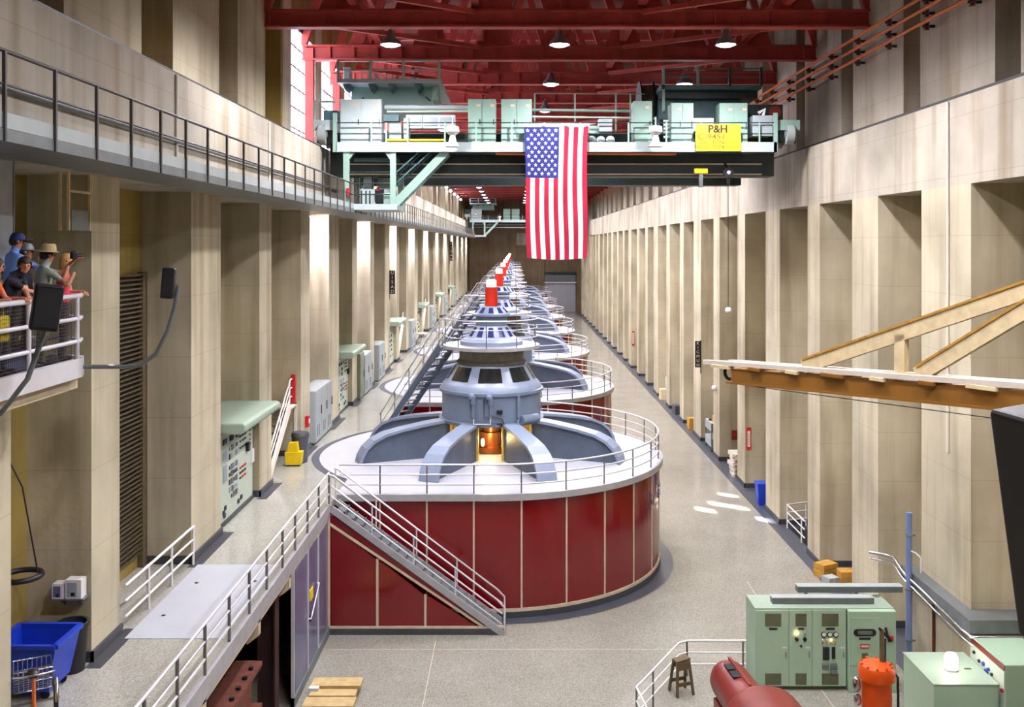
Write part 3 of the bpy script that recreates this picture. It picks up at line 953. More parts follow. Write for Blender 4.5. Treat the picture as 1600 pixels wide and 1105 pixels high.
# side wall: strips and three red panels under the stringer
def zline(x): return SH - 0.34 - (x - 0.12) * (SH / SX)
px_ = [0.0, 1.48, 2.95, 4.55]
for a, b in zip(px_[:-1], px_[1:]):
    za, zb = max(zline(a) - 0.3, 0.27), max(zline(b) - 0.3, 0.27)
    MB().prism([(a + 0.04, 0.26), (b - 0.04, 0.26), (b - 0.04, zb), (a + 0.04, za)], 'y', 0.03, 0.08).build('red_panel', 'red_panel', st)
    if a: MB().box(a - 0.035, a + 0.035, 0.015, 0.08, 0.2, za + 0.02).build('panel_strip', 'strip_cream', st)
MB().box(-0.04, 0.035, 0.0, 0.08, 0.0, SH - 0.3).build('panel_strip', 'strip_cream', st)
MB().bar((0.0, 0.05, zline(0.0) - 0.3), (4.72, 0.05, 0.24), 0.09, 0.07).build('diagonal_strip', 'strip_cream', st)
MB().prism([(0.0, zline(0.0) - 0.28), (4.8, 0.2), (5.15, 0.05), (5.3, 0.05), (0.12, SH - 0.32), (0.0, SH - 0.3)], 'y', 0.04, 0.09).build('red_panel', 'red_panel', st)
MB().box(-0.04, 5.35, 0.0, 0.08, 0.19, 0.26).build('bottom_trim', 'strip_cream', st)
MB().box(-0.04, 5.4, -0.02, 0.9, 0.0, 0.19).build('base', 'skirting', st)
for yy in (0.0, 0.86):
    MB().bar((0.08, yy, SH - 0.1), (5.35, yy, 0.02), 0.06, 0.2).build('stringer', 'rim_grey', st)
trd = MB().box(-0.16, 0.14, 0.03, 0.83, -0.03, 0.0).mesh('tread', 'grey_steel')
rsr = MB().box(-0.012, 0.0, 0.03, 0.83, -0.2, 0.0).mesh('riser', 'gen_slot')
NT = 19
for i in range(NT):
    q = (i + 1) / (NT + 1)
    put('tread', trd, st, (0.1 + SX * q, 0, SH * (1 - q)))
    put('riser', rsr, st, (0.1 + SX * q + 0.13, 0, SH * (1 - q) - 0.03))
for yy in (0.0, 0.86):
    for h, rr in ((0.95, 0.03), (0.62, 0.022), (0.3, 0.022)):
        pts = [(0.05, yy, SH + h), (5.3, yy, h + 0.02)]
        if h == 0.95: pts = [(-0.0, yy, SH + h), (0.15, yy, SH + h - 0.05), (5.15, yy, h + 0.12), (5.36, yy, h - 0.1), (5.38, yy, 0.0)]
        MB().tube(pts, rr, 6).build('hand_rail', 'rail_silver', st)
    for q in (0.0, 0.24, 0.48, 0.72):
        x = 0.05 + 5.3 * q
        MB().cyl((x, yy, SH * (1 - q)), (x, yy, SH * (1 - q) + 0.95), 0.026, 6).build('post', 'rail_silver', st)
# ------------------------------------------------------------------ walkway railing, hatch railing
wpy = [29.5, 27.95, 26.45, 24.95, 23.6, 22.1, 20.65, 19.2, 17.7, 16.25, 14.8, 13.3, 11.8]
railing('walkway_railing', 'long silver railing along the open edge of the walkway', 'railing', [(-5.72, 11.0, ZD), (-5.72, 29.45, ZD)], 0.98, 3,
        [(-5.72, y, ZD) for y in wpy], 0.032, 'rail_silver', 0.032, 'rail_grey')
railing('hatch_railing', 'short white railing between pillars behind the hatch plate', 'railing', [(-8.02, 19.75, ZD), (-8.02, 23.95, ZD)], 0.95, 3,
        [(-8.02, y, ZD) for y in (21.0, 22.4, 23.9)], 0.034, 'white_paint', 0.034)
# panelled doors below the walkway corner
dd = thing('panel_doors', 'violet grey metal panel doors below the walkway corner', 'door', (-5.72, 24.7, 0))
for (a, b) in ((0.06, 1.72), (1.78, 3.1), (3.16, 4.66)):
    p = MB().box(-0.05, 0.0, a, b, 0.25, 3.42).build('door_panel', 'purple_door', dd)
for a in (0.0, 1.72, 3.1, 4.66):
    MB().box(-0.05, 0.03, a, a + 0.06, 0.0, 3.5).build('door_strip', 'rail_silver', dd)
MB().box(-0.05, 0.05, 0.0, 4.7, 0.0, 0.25).build('kick_plate', 'grey_steel', dd)
MB().box(0.0, 0.03, 2.0, 2.35, 2.0, 2.3).build('warning_label', 'yellow_plastic', dd)
MB().tube([(0.03, 1.8, 1.6), (0.09, 1.8, 1.6), (0.09, 2.9, 2.2), (0.03, 2.9, 2.2)], 0.022, 6).build('door_bar', 'rail_silver', dd)
MB().box(0.0, 0.06, 1.82, 1.98, 1.5, 1.62).build('lock_handle', 'black', dd)
# rusty girder in the dark under the walkway
gd = thing('rusty_girder', 'rusty red bolted girder in the dark below the walkway', 'girder', (-6.35, 16.5, 0.9))
MB().box(-0.06, 0.06, 0, 6.4, 0.1, 1.0).build('web', 'rust', gd)
for z in (0.0, 1.0):
    MB().box(-0.32, 0.32, 0, 6.4, z, z + 0.1).build('flange', 'rust', gd)
bo = MB().cyl((0, 0, 0), (0, 0, 0.06), 0.06, 6).mesh('bolt', 'black')
for i in range(12):
    put('bolt', bo, gd, (0.18, 0.4 + i * 0.5, 1.1))
for yy in (0.3, 5.9):
    MB().box(-0.2, 0.2, yy, yy + 0.25, -0.9, 0.0).build('support_leg', 'rust', gd)
cl = thing('steel_column', 'dark maroon steel column beside the panel doors', 'column', (-6.2, 24.1, 0))
MB().box(-0.2, 0.2, -0.02, 0.02, 0, ZD - 0.22).build('web', 'maroon_dark', cl)
for s_ in (-1, 1): MB().box(0.2 * s_ - 0.02, 0.2 * s_ + 0.02, -0.2, 0.2, 0, ZD - 0.22).build('flange', 'maroon_dark', cl)
MB().box(-0.3, 0.3, -0.3, 0.3, 0, 0.03).build('base_plate', 'maroon_dark', cl)
# crate of boards on the floor
bx = thing('board_crate', 'pale wooden boards stacked on bearers on the floor by panel doors', 'crate', (-5.4, 24.25, 0))
for x in (0.1, 0.6, 1.1): MB().box(x, x + 0.09, 0, 1.6, 0.0, 0.16).build('bearer', 'board_wood', bx)
for i, (x0, x1, y0, z) in enumerate(((0.0, 1.3, 0.05, 0.16), (0.05, 1.25, 0.62, 0.16), (-0.02, 1.28, 1.15, 0.16), (0.1, 1.33, 1.0, 0.24))):
    MB().box(x0, x1, y0, y0 + 0.5, z, z + 0.08).build('board', 'board_wood', bx)
MB().box(0.0, 0.25, 0.85, 1.0, 0.24, 0.32).build('strap_end', 'white_paint', bx)

# ================================================================== overhead crane
def cx(p): return (p - 805) / 40.54
def cz(p): return ZC + (384 - p) / 40.54

def make_crane(label, Y, detail=True):
    c = thing('overhead_crane', label, 'crane', (0, Y, 0))
    # two girders, front footwalk
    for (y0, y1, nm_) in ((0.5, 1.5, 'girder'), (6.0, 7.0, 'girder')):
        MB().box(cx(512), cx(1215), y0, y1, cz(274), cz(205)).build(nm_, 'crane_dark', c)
    for z, m_ in ((255, 'strip_cream'), (271, 'strip_cream')):
        MB().box(cx(540), cx(1195), 0.44, 0.5, cz(z + 1), cz(z - 1)).build('girder_flange', m_, c)
    MB().box(cx(530), cx(1207), -0.6, 0.5, cz(240), cz(236)).build('footwalk', 'crane_dark', c)
    MB().box(cx(530), cx(1207), -0.66, -0.6, cz(240), cz(225)).build('footwalk_edge', 'crane_light', c)
    for p in (528, 1205):
        MB().box(cx(p - 3), cx(p + 3), -0.66, -0.5, cz(240), cz(180)).build('corner_post', 'crane_green', c)
    for z in (195, 212):
        MB().tube([(cx(530), -0.62, cz(z)), (cx(1207), -0.62, cz(z))], 0.022, 6).build('hand_rail', 'crane_dark', c)
    pm_ = MB().box(-0.03, 0.03, -0.03, 0.03, cz(226), cz(195)).mesh('post', 'crane_green')
    for p in (584, 607, 640, 697, 745, 800, 850, 905, 979, 1037, 1090, 1180):
        put('post', pm_, c, (cx(p), -0.62, 0))
    # end trucks with wheels on the ledges
    for (a, b, xw, m_) in ((494, 527, cx(507), 'crane_light'), (1209, 1244, cx(1229), 'crane_green')):
        MB().box(cx(a), cx(b), -0.5, 8.0, ZLEDGE + 0.62, ZLEDGE + 1.0).build('end_truck', m_, c)
        MB().box(cx(a) + 0.1, cx(b) - 0.1, -0.3, 0.5, ZLEDGE + 0.14, ZLEDGE + 0.62).build('wheel_box', 'crane_dark', c)
        wlm = MB()
        wlm.cyl((xw - 0.14, 0, 0), (xw + 0.14, 0, 0), 0.4, 20)
        wlm.cyl((xw - 0.18, 0, 0), (xw + 0.18, 0, 0), 0.12, 10)
        wm = wlm.mesh('wheel', 'locker_grey')
        for yy in (-0.3, 1.2, 6.2, 7.6): put('wheel', wm, c, (0, yy, ZLEDGE + 0.08 + 0.4))
    MB().box(cx(495), cx(527), -0.4, -0.34, cz(200), cz(160)).build('buffer_guard', 'crane_dark', c) if not detail else None
    # cabinets along the footwalk
    def cabinet(a, b, t, btm, doors, m_, y0=-0.35, y1=0.45):
        k_ = bevel(MB().box(cx(a), cx(b), y0, y1, cz(btm), cz(t)).build('cabinet', m_, c), 0.02)
        w = (cx(b) - cx(a)) / doors
        for i in range(doors):
            dm = MB().box(cx(a) + w * i + 0.02, cx(a) + w * (i + 1) - 0.02, y0 - 0.025, y0, cz(btm) + 0.06, cz(t) - 0.05).build('cabinet_door', m_, k_)
            MB().box(cx(a) + w * (i + 0.75) - 0.08, cx(a) + w * (i + 0.75) + 0.08, y0 - 0.035, y0 - 0.025, cz(t) - 0.3, cz(t) - 0.2).build('door_plate', 'strip_cream', k_)
            MB().box(cx(a) + w * (i + 1) - 0.09, cx(a) + w * (i + 1) - 0.06, y0 - 0.06, y0 - 0.025, cz((t + btm) / 2) - 0.1, cz((t + btm) / 2) + 0.1).build('door_handle', 'chrome', k_)
    cabinet(534, 598, 157, 228, 2, 'crane_light')
    cabinet(732, 775, 157, 228, 2, 'crane_green')
    cabinet(783, 831, 157, 228, 2, 'crane_green')
    cabinet(988, 1017, 160, 228, 1, 'crane_green')
    cabinet(1046, 1081, 163, 228, 2, 'crane_green')
    cabinet(1121, 1165, 163, 236, 2, 'crane_green')
    if detail:
        bevel(MB().box(cx(1171), cx(1202), -0.5, 0.2, cz(215), cz(183)).build('resistor_box', 'crane_grey', c), 0.02)
        for a in (635, 661, 686):
            k_ = MB().box(cx(a), cx(a + 25), -0.1, 0.4, cz(201), cz(180)).build('relay_box', 'crane_light', c)
            MB().box(cx(a + 2), cx(a + 23), -0.13, -0.1, cz(197), cz(184)).build('relay_door', 'crane_grey', k_)
        bevel(MB().box(cx(608), cx(628), -0.1, 0.4, cz(220), cz(192)).build('motor_box', 'crane_grey', c), 0.03)
        MB().box(cx(600), cx(624), -0.15, 0.3, cz(190), cz(180)).build('motor_cover', 'crane_teal', c)
        MB().box(cx(632), cx(640), -0.3, 0.3, cz(222), cz(186)).build('stanchion', 'crane_green', c)
        MB().box(cx(1084), cx(1116), 0.1, 0.4, cz(205), cz(184)).build('grille_box', 'panel_mint', c)
        bevel(MB().box(cx(934), cx(955), -0.45, 0.1, cz(208), cz(188)).build('lamp_box', 'crane_grey', c), 0.03)
        for a in (924, 938, 953):
            MB().ball((cx(a), -0.2, cz(220)), 0.17, 12, 8).build('pump_body', 'crane_light', c)
        MB().box(cx(920), cx(935), -0.3, 0.3, cz(210), cz(198)).build('tank', 'crane_green', c)
        MB().tube([(cx(600), 0.2, cz(167)), (cx(735), 0.2, cz(167))], 0.11, 8).build('cross_pipe', 'crane_light', c)
        MB().tube([(cx(604), 0.15, cz(174)), (cx(735), 0.15, cz(173))], 0.05, 8).build('cross_pipe', 'panel_mint', c)
        MB().tube([(cx(832), 0.25, cz(181)), (cx(990), 0.25, cz(183))], 0.04, 8).build('cross_pipe', 'panel_mint', c)
        MB().tube([(cx(832), 0.3, cz(170)), (cx(990), 0.3, cz(172))], 0.06, 8).build('cross_pipe', 'crane_green', c)
        MB().tube([(cx(605), -0.4, cz(221)), (cx(697), -0.4, cz(221))], 0.06, 8).build('yellow_pipe', 'yellow_plastic', c)
        for (a, b, d) in ((775, 828, 0), (917, 1053, 0)):
            MB().tube([(cx(a), -0.5, cz(242)), (cx(b), -0.5, cz(243))], 0.05, 8).build('orange_pipe', 'orange_bar', c)
        for a in (836, 900, 965, 988):
            MB().box(cx(a) - 0.03, cx(a) + 0.03, 0.6, 0.66, cz(215), cz(142)).build('tall_post', 'crane_green', c)
        MB().tube([(cx(836), 0.63, cz(142)), (cx(1010), 0.63, cz(143))], 0.02, 6).build('rear_rail', 'crane_green', c)
        for i, z in enumerate((190, 196, 202, 208, 215)):
            MB().cyl((cx(1036), -0.1, cz(z)), (cx(1048), -0.1, cz(z)), 0.06, 8).build('cable_clamp', 'crane_light', c)
        MB().box(cx(1170), cx(1185), -0.1, 0.2, cz(226), cz(222)).build('yellow_tag', 'yellow_plastic', c)
        # sign
        sg = MB().box(cx(1081), cx(1150), -0.78, -0.74, cz(239), cz(198)).build('maker_sign', 'sign_yellow', c)
        def letters(txt, size, px, py, m_, sxx=1.0):
            me = text_mesh(txt, size, m_, 0.003, 'CENTER', sxx, size * 0.012)
            put('lettering', me, sg, (cx(px), -0.785, cz(py)), (PI / 2, 0, 0))
        me = text_mesh('P&H', 0.4, 'sign_ink', 0.003, 'CENTER', 1.0, 0.014)
        put('lettering', me, sg, (cx(1115), -0.785, cz(206)), (PI / 2, 0, 0))
        letters('C-9451', 0.3, 1105.5, 217.5, 'sign_faint', 1.15)
        letters('206   TON', 0.2, 1105, 225.8, 'sign_faint')
        letters('100/30  TON', 0.2, 1102, 233, 'sign_faint')
        letters('MAIN HOIST', 0.09, 1133, 226.6, 'sign_faint', 1.1)
        letters('AUXILIARY', 0.09, 1134, 232.6, 'sign_faint', 1.3)
    # bell lamps under the footwalk edge
    for p in (710, 1018):
        lmp = MB().lathe([(0.0, 0.8), (0.1, 0.8), (0.24, 0.76), (0.26, 0.56), (0.1, 0.42), (0.15, 0.2), (0.27, 0.0)], 18).build('bell_lamp', 'white_paint', c, (cx(p), -1.05, cz(234)))
        MB().cyl((0, 0, 0.75), (0, 0, 1.1), 0.03, 6).bar((0, 0, 1.1), (0, 0.45, 1.1), 0.05, 0.05).build('lamp_arm', 'crane_light', lmp)
    # left hoist house with its top platform
    MB().box(cx(540), cx(672), 1.4, 5.6, cz(160), cz(124)).build('hoist_house', 'crane_green', c)
    MB().box(cx(524), cx(688), 0.3, 6.0, cz(127), cz(121)).build('upper_platform', 'crane_light', c)
    for a in (532, 572, 603, 645):
        MB().prism([(cx(a), cz(128)), (cx(a + 12), cz(128)), (cx(a + 4), cz(138))], 'y', 0.5, 1.4).build('platform_bracket', 'crane_teal', c)
    for p in (526, 577, 629, 685):
        MB().box(cx(p) - 0.05, cx(p) + 0.05, 0.3, 0.4, cz(122), cz(92)).build('upper_post', 'crane_light', c)
    for z in (92, 107):
        MB().box(cx(525), cx(687), 0.32, 0.38, cz(z + 1), cz(z - 1)).build('upper_rail', 'crane_light', c)
    if detail:
        for i, a in enumerate(range(556, 672, 10)):
            MB().box(cx(a) - 0.035, cx(a) + 0.035, 1.5, 1.57, cz(121), cz(97 + i * 1.3)).build('ladder_upright', 'white_paint', c)
        MB().bar((cx(546), 1.45, cz(95)), (cx(676), 1.45, cz(113)), 0.08, 0.12).build('ladder_rail', 'cap_red', c)
        MB().box(cx(672), cx(682), 1.0, 1.5, cz(150), cz(122)).build('ladder_post', 'crane_green', c)
        bevel(MB().box(cx(530), cx(541), 0.9, 1.4, cz(121), cz(98)).build('switch_box', 'crane_light', c), 0.02)
        MB().bar((cx(552), 1.3, cz(154)), (cx(560), 1.3, cz(144)), 0.05, 0.05).bar((cx(660), 1.3, cz(143)), (cx(668), 1.3, cz(150)), 0.05, 0.05).build('strut', 'crane_dark', c)
        # small rail frame above the left end truck
        MB().tube([(cx(494), -0.3, cz(190)), (cx(494), -0.3, cz(161)), (cx(527), -0.3, cz(161))], 0.05, 6).build('end_frame', 'crane_light', c)
        MB().tube([(cx(500), -0.2, cz(160)), (cx(503), -0.2, cz(142)), (cx(525), -0.2, cz(157))], 0.025, 6).build('end_brace', 'crane_light', c)
        MB().box(cx(503), cx(526), 0.3, 0.9, cz(188), cz(171)).build('end_motor', 'crane_teal', c)
    # right hoist with its big drum
    MB().box(cx(1040), cx(1172), 1.6, 5.6, cz(196), cz(146)).build('hoist_house', 'crane_teal', c)
    MB().box(cx(1038), cx(1198), 0.8, 6.0, cz(134), cz(127)).build('upper_platform', 'crane_teal', c)
    MB().box(cx(1040), cx(1196), 1.2, 5.8, cz(146), cz(134)).build('hoist_frame', 'crane_dark', c)
    for p in (1042, 1097, 1148, 1198):
        MB().box(cx(p) - 0.05, cx(p) + 0.05, 0.8, 0.9, cz(172 if p < 1050 else 130), cz(99)).build('upper_post', 'crane_green' if p < 1100 else 'crane_dark', c)
    for z in (101, 114):
        MB().tube([(cx(1042), 0.85, cz(z)), (cx(1198), 0.85, cz(z))], 0.025, 6).build('upper_rail', 'crane_teal', c)
    dm = MB()
    for i in range(8):
        x = cx(1018) + i * 0.09
        dm.cyl((x, 3.2, cz(148)), (x + 0.07, 3.2, cz(148)), 0.9, 28)
    dm.cyl((cx(1015), 3.2, cz(148)), (cx(1040), 3.2, cz(148)), 0.84, 28)
    dm.build('rope_drum', 'gen_neck', c)
    for x in (cx(1014), cx(1036)):
        MB().cyl((x, 3.2, cz(148)), (x + 0.06, 3.2, cz(148)), 1.05, 28).build('drum_flange', 'crane_dark', c)
    if detail:
        MB().tube([(cx(1190), -0.2, cz(183)), (cx(1193), -0.2, cz(172)), (cx(1183), -0.2, cz(178))], 0.07, 8).build('valve_horn', 'white_paint', c)
        MB().box(cx(1175), cx(1230), 0.6, 2.2, cz(205), cz(160)).build('drive_housing', 'crane_dark', c)
        MB().cyl((cx(1217), 0.5, cz(172)), (cx(1217), 0.62, cz(172)), 0.24, 16).build('brake_wheel', 'machine_red', c)
    # operator cab hung under the left end
    cy0, cy1 = -0.5, 1.9
    for (a, yy) in ((545, cy0), (617, cy0), (545, cy1), (617, cy1)):
        MB().box(cx(a) - 0.11, cx(a) + 0.11, yy - 0.1, yy + 0.1, cz(322), cz(240)).build('cab_hanger', 'crane_green', c)
        MB().prism([(cx(a) - 0.11, cz(241)), (cx(a) - 0.3, cz(241)), (cx(a) - 0.11, cz(252))] if a > 580 else [(cx(a) + 0.11, cz(241)), (cx(a) + 0.3, cz(241)), (cx(a) + 0.11, cz(252))], 'y', yy - 0.08, yy + 0.08).build('knee_plate', 'crane_green', c)
    MB().box(cx(542), cx(624), cy0 - 0.2, cy1 + 0.2, cz(329), cz(320)).build('cab_floor', 'crane_light', c)
    MB().box(cx(552), cx(622), 0.2, cy1, cz(252), cz(246)).build('cab_roof', 'crane_teal', c)
    for z in (271, 288, 305):
        MB().tube([(cx(545), cy0 - 0.05, cz(z)), (cx(617), cy0 - 0.05, cz(z))], 0.028, 6).build('cab_rail', 'crane_dark', c)
    if detail:
        cb = MB().box(cx(560), cx(612), 0.5, 1.7, cz(320), cz(294)).build('cab_body', 'crane_light', c)
        gl = MB()
        for x in (560, 579, 612): gl.box(cx(x) - 0.025, cx(x) + 0.025, 0.48, 0.54, cz(294), cz(255))
        gl.box(cx(560), cx(612), 0.48, 0.54, cz(257), cz(254))
        gl.build('cab_window_frame', 'crane_dark', cb)
        MB().box(cx(562), cx(578), 0.9, 1.0, cz(294), cz(256)).build('cab_panel', 'crane_light', cb)
        MB().box(cx(581), cx(611), 1.6, 1.66, cz(294), cz(270)).build('cab_panel', 'panel_mint', cb)
        bevel(MB().box(cx(586), cx(600), 0.0, 0.35, cz(318), cz(303)).build('operator_seat', 'black', c), 0.05)
        MB().box(cx(584), cx(598), 0.3, 0.42, cz(304), cz(295)).build('seat_back', 'black', c)
        MB().box(cx(589), cx(593), -0.1, 0.0, cz(298), cz(293)).build('red_lamp', 'cap_red', c)
        MB().cyl((cx(549), cy0 - 0.12, cz(308)), (cx(549), cy0 - 0.12, cz(296)), 0.09, 10).build('extinguisher', 'red_paint', c)
        bevel(MB().box(cx(600), cx(611), -0.2, 0.3, cz(320), cz(302)).build('control_desk', 'crane_green', c), 0.03)
        for a in (567, 574, 580):
            MB().cyl((cx(a), -0.35, cz(320)), (cx(a), -0.35, cz(299)), 0.03, 6).build('control_lever', 'crane_dark', c)
    # stair down to the cab
    a, b = Vector((cx(699), -0.45, cz(238))), Vector((cx(618), -0.45, cz(321)))
    for yy in (-0.45, 0.35):
        MB().bar((a.x, yy, a.z), (b.x, yy, b.z), 0.08, 0.3).build('stair_stringer', 'crane_green', c)
        for off in (0.55, 0.95):
            MB().tube([(a.x - 0.62 * off, yy, a.z + 0.4 * off), (b.x, yy, b.z + off + 0.2)], 0.03, 6).build('stair_rail', 'crane_teal', c)
    trm = MB().box(-0.14, 0.14, -0.41, 0.31, -0.02, 0.02).mesh('stair_tread', 'crane_green')
    for i in range(9):
        p = a.lerp(b, (i + 0.5) / 9)
        put('stair_tread', trm, c, (p.x, 0, p.z))
    return c

crane = make_crane('green overhead crane spanning the hall above the nearest generator', 37.0, True)
crane2 = make_crane('distant dark overhead crane near the far wall, behind the flag', 146.0, False)
# hook block and hanging lamp line
hk = thing('crane_hook', 'small dark hook sheave under the right end of near crane', 'hook', (cx(1137), 36.9, cz(270)))
MB().cyl((0, -0.08, 0), (0, 0.08, 0), 0.2, 20).build('sheave', 'black', hk)
MB().cyl((0, -0.09, 0), (0, 0.09, 0), 0.07, 10).build('sheave_pin', 'white_paint', hk)
MB().bar((0, 0, 0), (0, 0, -0.42), 0.08, 0.1).build('shank', 'black', hk)
MB().cyl((0, 0, 0.1), (0, 0.62, 0.42), 0.05, 6).build('hanger', 'black', hk)
MB().cyl((0, 0, -0.4), (0, 0, -5.2), 0.014, 5).build('rope', 'black', hk)
MB().ball((0, 0, -5.3), 0.13, 12, 8).build('glass_weight', 'white_board', hk)
ho = thing('hoist_limit', 'yellow marked limit switch hanging under near crane girder', 'switch', (cx(1094), 36.9, cz(276)))
MB().box(-0.25, 0.25, -0.1, 0.1, 0.12, 0.3).build('yellow_mark', 'yellow_plastic', ho)
MB().box(-0.07, 0.07, -0.08, 0.08, -0.42, 0.12).build('switch_body', 'grey_steel', ho)
# ------------------------------------------------------------------ flag hung from the crane
fg = thing('national_flag', 'striped flag with white stars hanging vertically from near crane', 'flag', (0, 36.15, 0))
FX0, FX1, FZ1, FZ0 = cx(818.5) * 0.977, cx(919) * 0.977, ZC + (384 - 197) / 41.5, ZC + (384 - 403) / 41.5
def fpt(u, v, off=0.0):
    """u across 0..1, v down 0..1"""
    flare = 1 + 0.0 * v
    x = FX0 + (FX1 - FX0) * u
    x += 0.13 * v * (1 - u) * 1.0 - 0.06 * v * u + 0.03 * math.sin(6 * v + 3 * u)
    y = 0.05 * math.sin(9 * u + 2.2 * v) * (0.35 + v) + 0.03 * math.sin(17 * u - 3 * v) + 0.02 * math.sin(16 * v + 7 * u)
    z = FZ1 - (FZ1 - FZ0) * v - 0.07 * v * math.sin(PI * u) + 0.05 * (1 - v) * 0
    return (x, y + off, z)
def cloth(u0, u1, v0, v1, nu, nv, name, m_, th=0.008, off=0.0, parent=None):
    g_ = []
    for s_ in (0, 1):
        for j in range(nv + 1):
            for i in range(nu + 1):
                g_.append(fpt(u0 + (u1 - u0) * i / nu, v0 + (v1 - v0) * j / nv, off + (-th / 2 if s_ == 0 else th / 2)))
    N = (nu + 1) * (nv + 1)
    fs = []
    for j in range(nv):
        for i in range(nu):
            a = j * (nu + 1) + i
            fs.append((a, a + 1, a + nu + 2, a + nu + 1))
            fs.append((a + N, a + N + nu + 1, a + N + nu + 2, a + N + 1))
    return MB().add(g_, fs, True).build(name, m_, parent or fg)
for i in range(13):
    v0 = 0.39 if i < 7 else 0.0
    cloth(i / 13, (i + 1) / 13, v0, 1.0, 3, 24, 'stripe', 'flag_red' if i % 2 == 0 else 'flag_white')
canton = cloth(0, 7 / 13, 0.0, 0.39, 14, 14, 'canton', 'flag_blue')
for col in range(9):
    for row in range(11):
        if (row + col) % 2: continue
        u0_ = 7 / 13 * (col + 1) / 10; v0_ = 0.39 * (row + 1) / 12
        vs_ = []
        for s_ in (-1, 1):
            for k in range(10):
                rr = 0.082 if k % 2 == 0 else 0.034
                t = PI / 2 + k * PI / 5
                p = fpt(u0_ + rr * math.cos(t) / (FX1 - FX0), v0_ - rr * math.sin(t) / (FZ1 - FZ0), -0.008 if s_ < 0 else 0.008)
                vs_.append(p)
        fs = [tuple(range(10)), tuple(reversed(range(10, 20)))] + [(k, (k + 1) % 10, (k + 1) % 10 + 10, k + 10) for k in range(10)]
        MB().add(vs_, fs).build('star', 'flag_white', canton)
cloth(-0.005, 1.02, -0.02, 0.006, 12, 1, 'header_band', 'flag_white', 0.014)
MB().cyl((FX1 - 0.02, 0.0, FZ1 + 0.06), (FX1 + 0.3, 0.25, FZ1 + 0.12), 0.015, 5).cyl((FX0 + 0.02, 0.0, FZ1 + 0.06), (FX0 - 0.25, 0.25, FZ1 + 0.1), 0.015, 5).build('tie_cord', 'white_board', fg)
# ------------------------------------------------------------------ bare conductor bars on the upper right wall
ins = MB()
ins.lathe([(0.0, -0.12), (0.09, -0.1), (0.05, -0.05), (0.1, 0.0), (0.05, 0.05), (0.09, 0.1), (0.0, 0.12)], 10)
ins_m = ins.mesh('insulator', 'insulator')
brk = MB().bar((0, 0, 0), (0.36, 0, 0), 0.06, 0.08).mesh('bracket', 'black')
for k, (z, nm_) in enumerate(((6.5, 'lowest'), (6.88, 'middle'), (7.26, 'topmost'))):
    t = thing('conductor_bar', '%s of three orange conductor bars on the upper right wall' % nm_, 'power bar', (11.88, 0, ZC + z), 0, 'orange conductor bars')
    MB().cyl((0, 18, 0), (0, YB - 2, 0), 0.055, 6).build('bar', 'orange_bar', t)
    for i in range(30):
        y = 22.4 + 2.8 * i
        put('insulator', ins_m, t, (0.12, y, -0.1)); put('bracket', brk, t, (0, y, -0.1))

# ================================================================== left wall furniture
def meters(root, face_x, items, name, m_, th=0.03):
    """small rectangular instruments on a face looking to +x: items (y, z, w, h)"""
    for (y, z, w, h) in items:
        MB().box(face_x, face_x + th, y - w / 2, y + w / 2, z - h / 2, z + h / 2).build(name, m_, root)

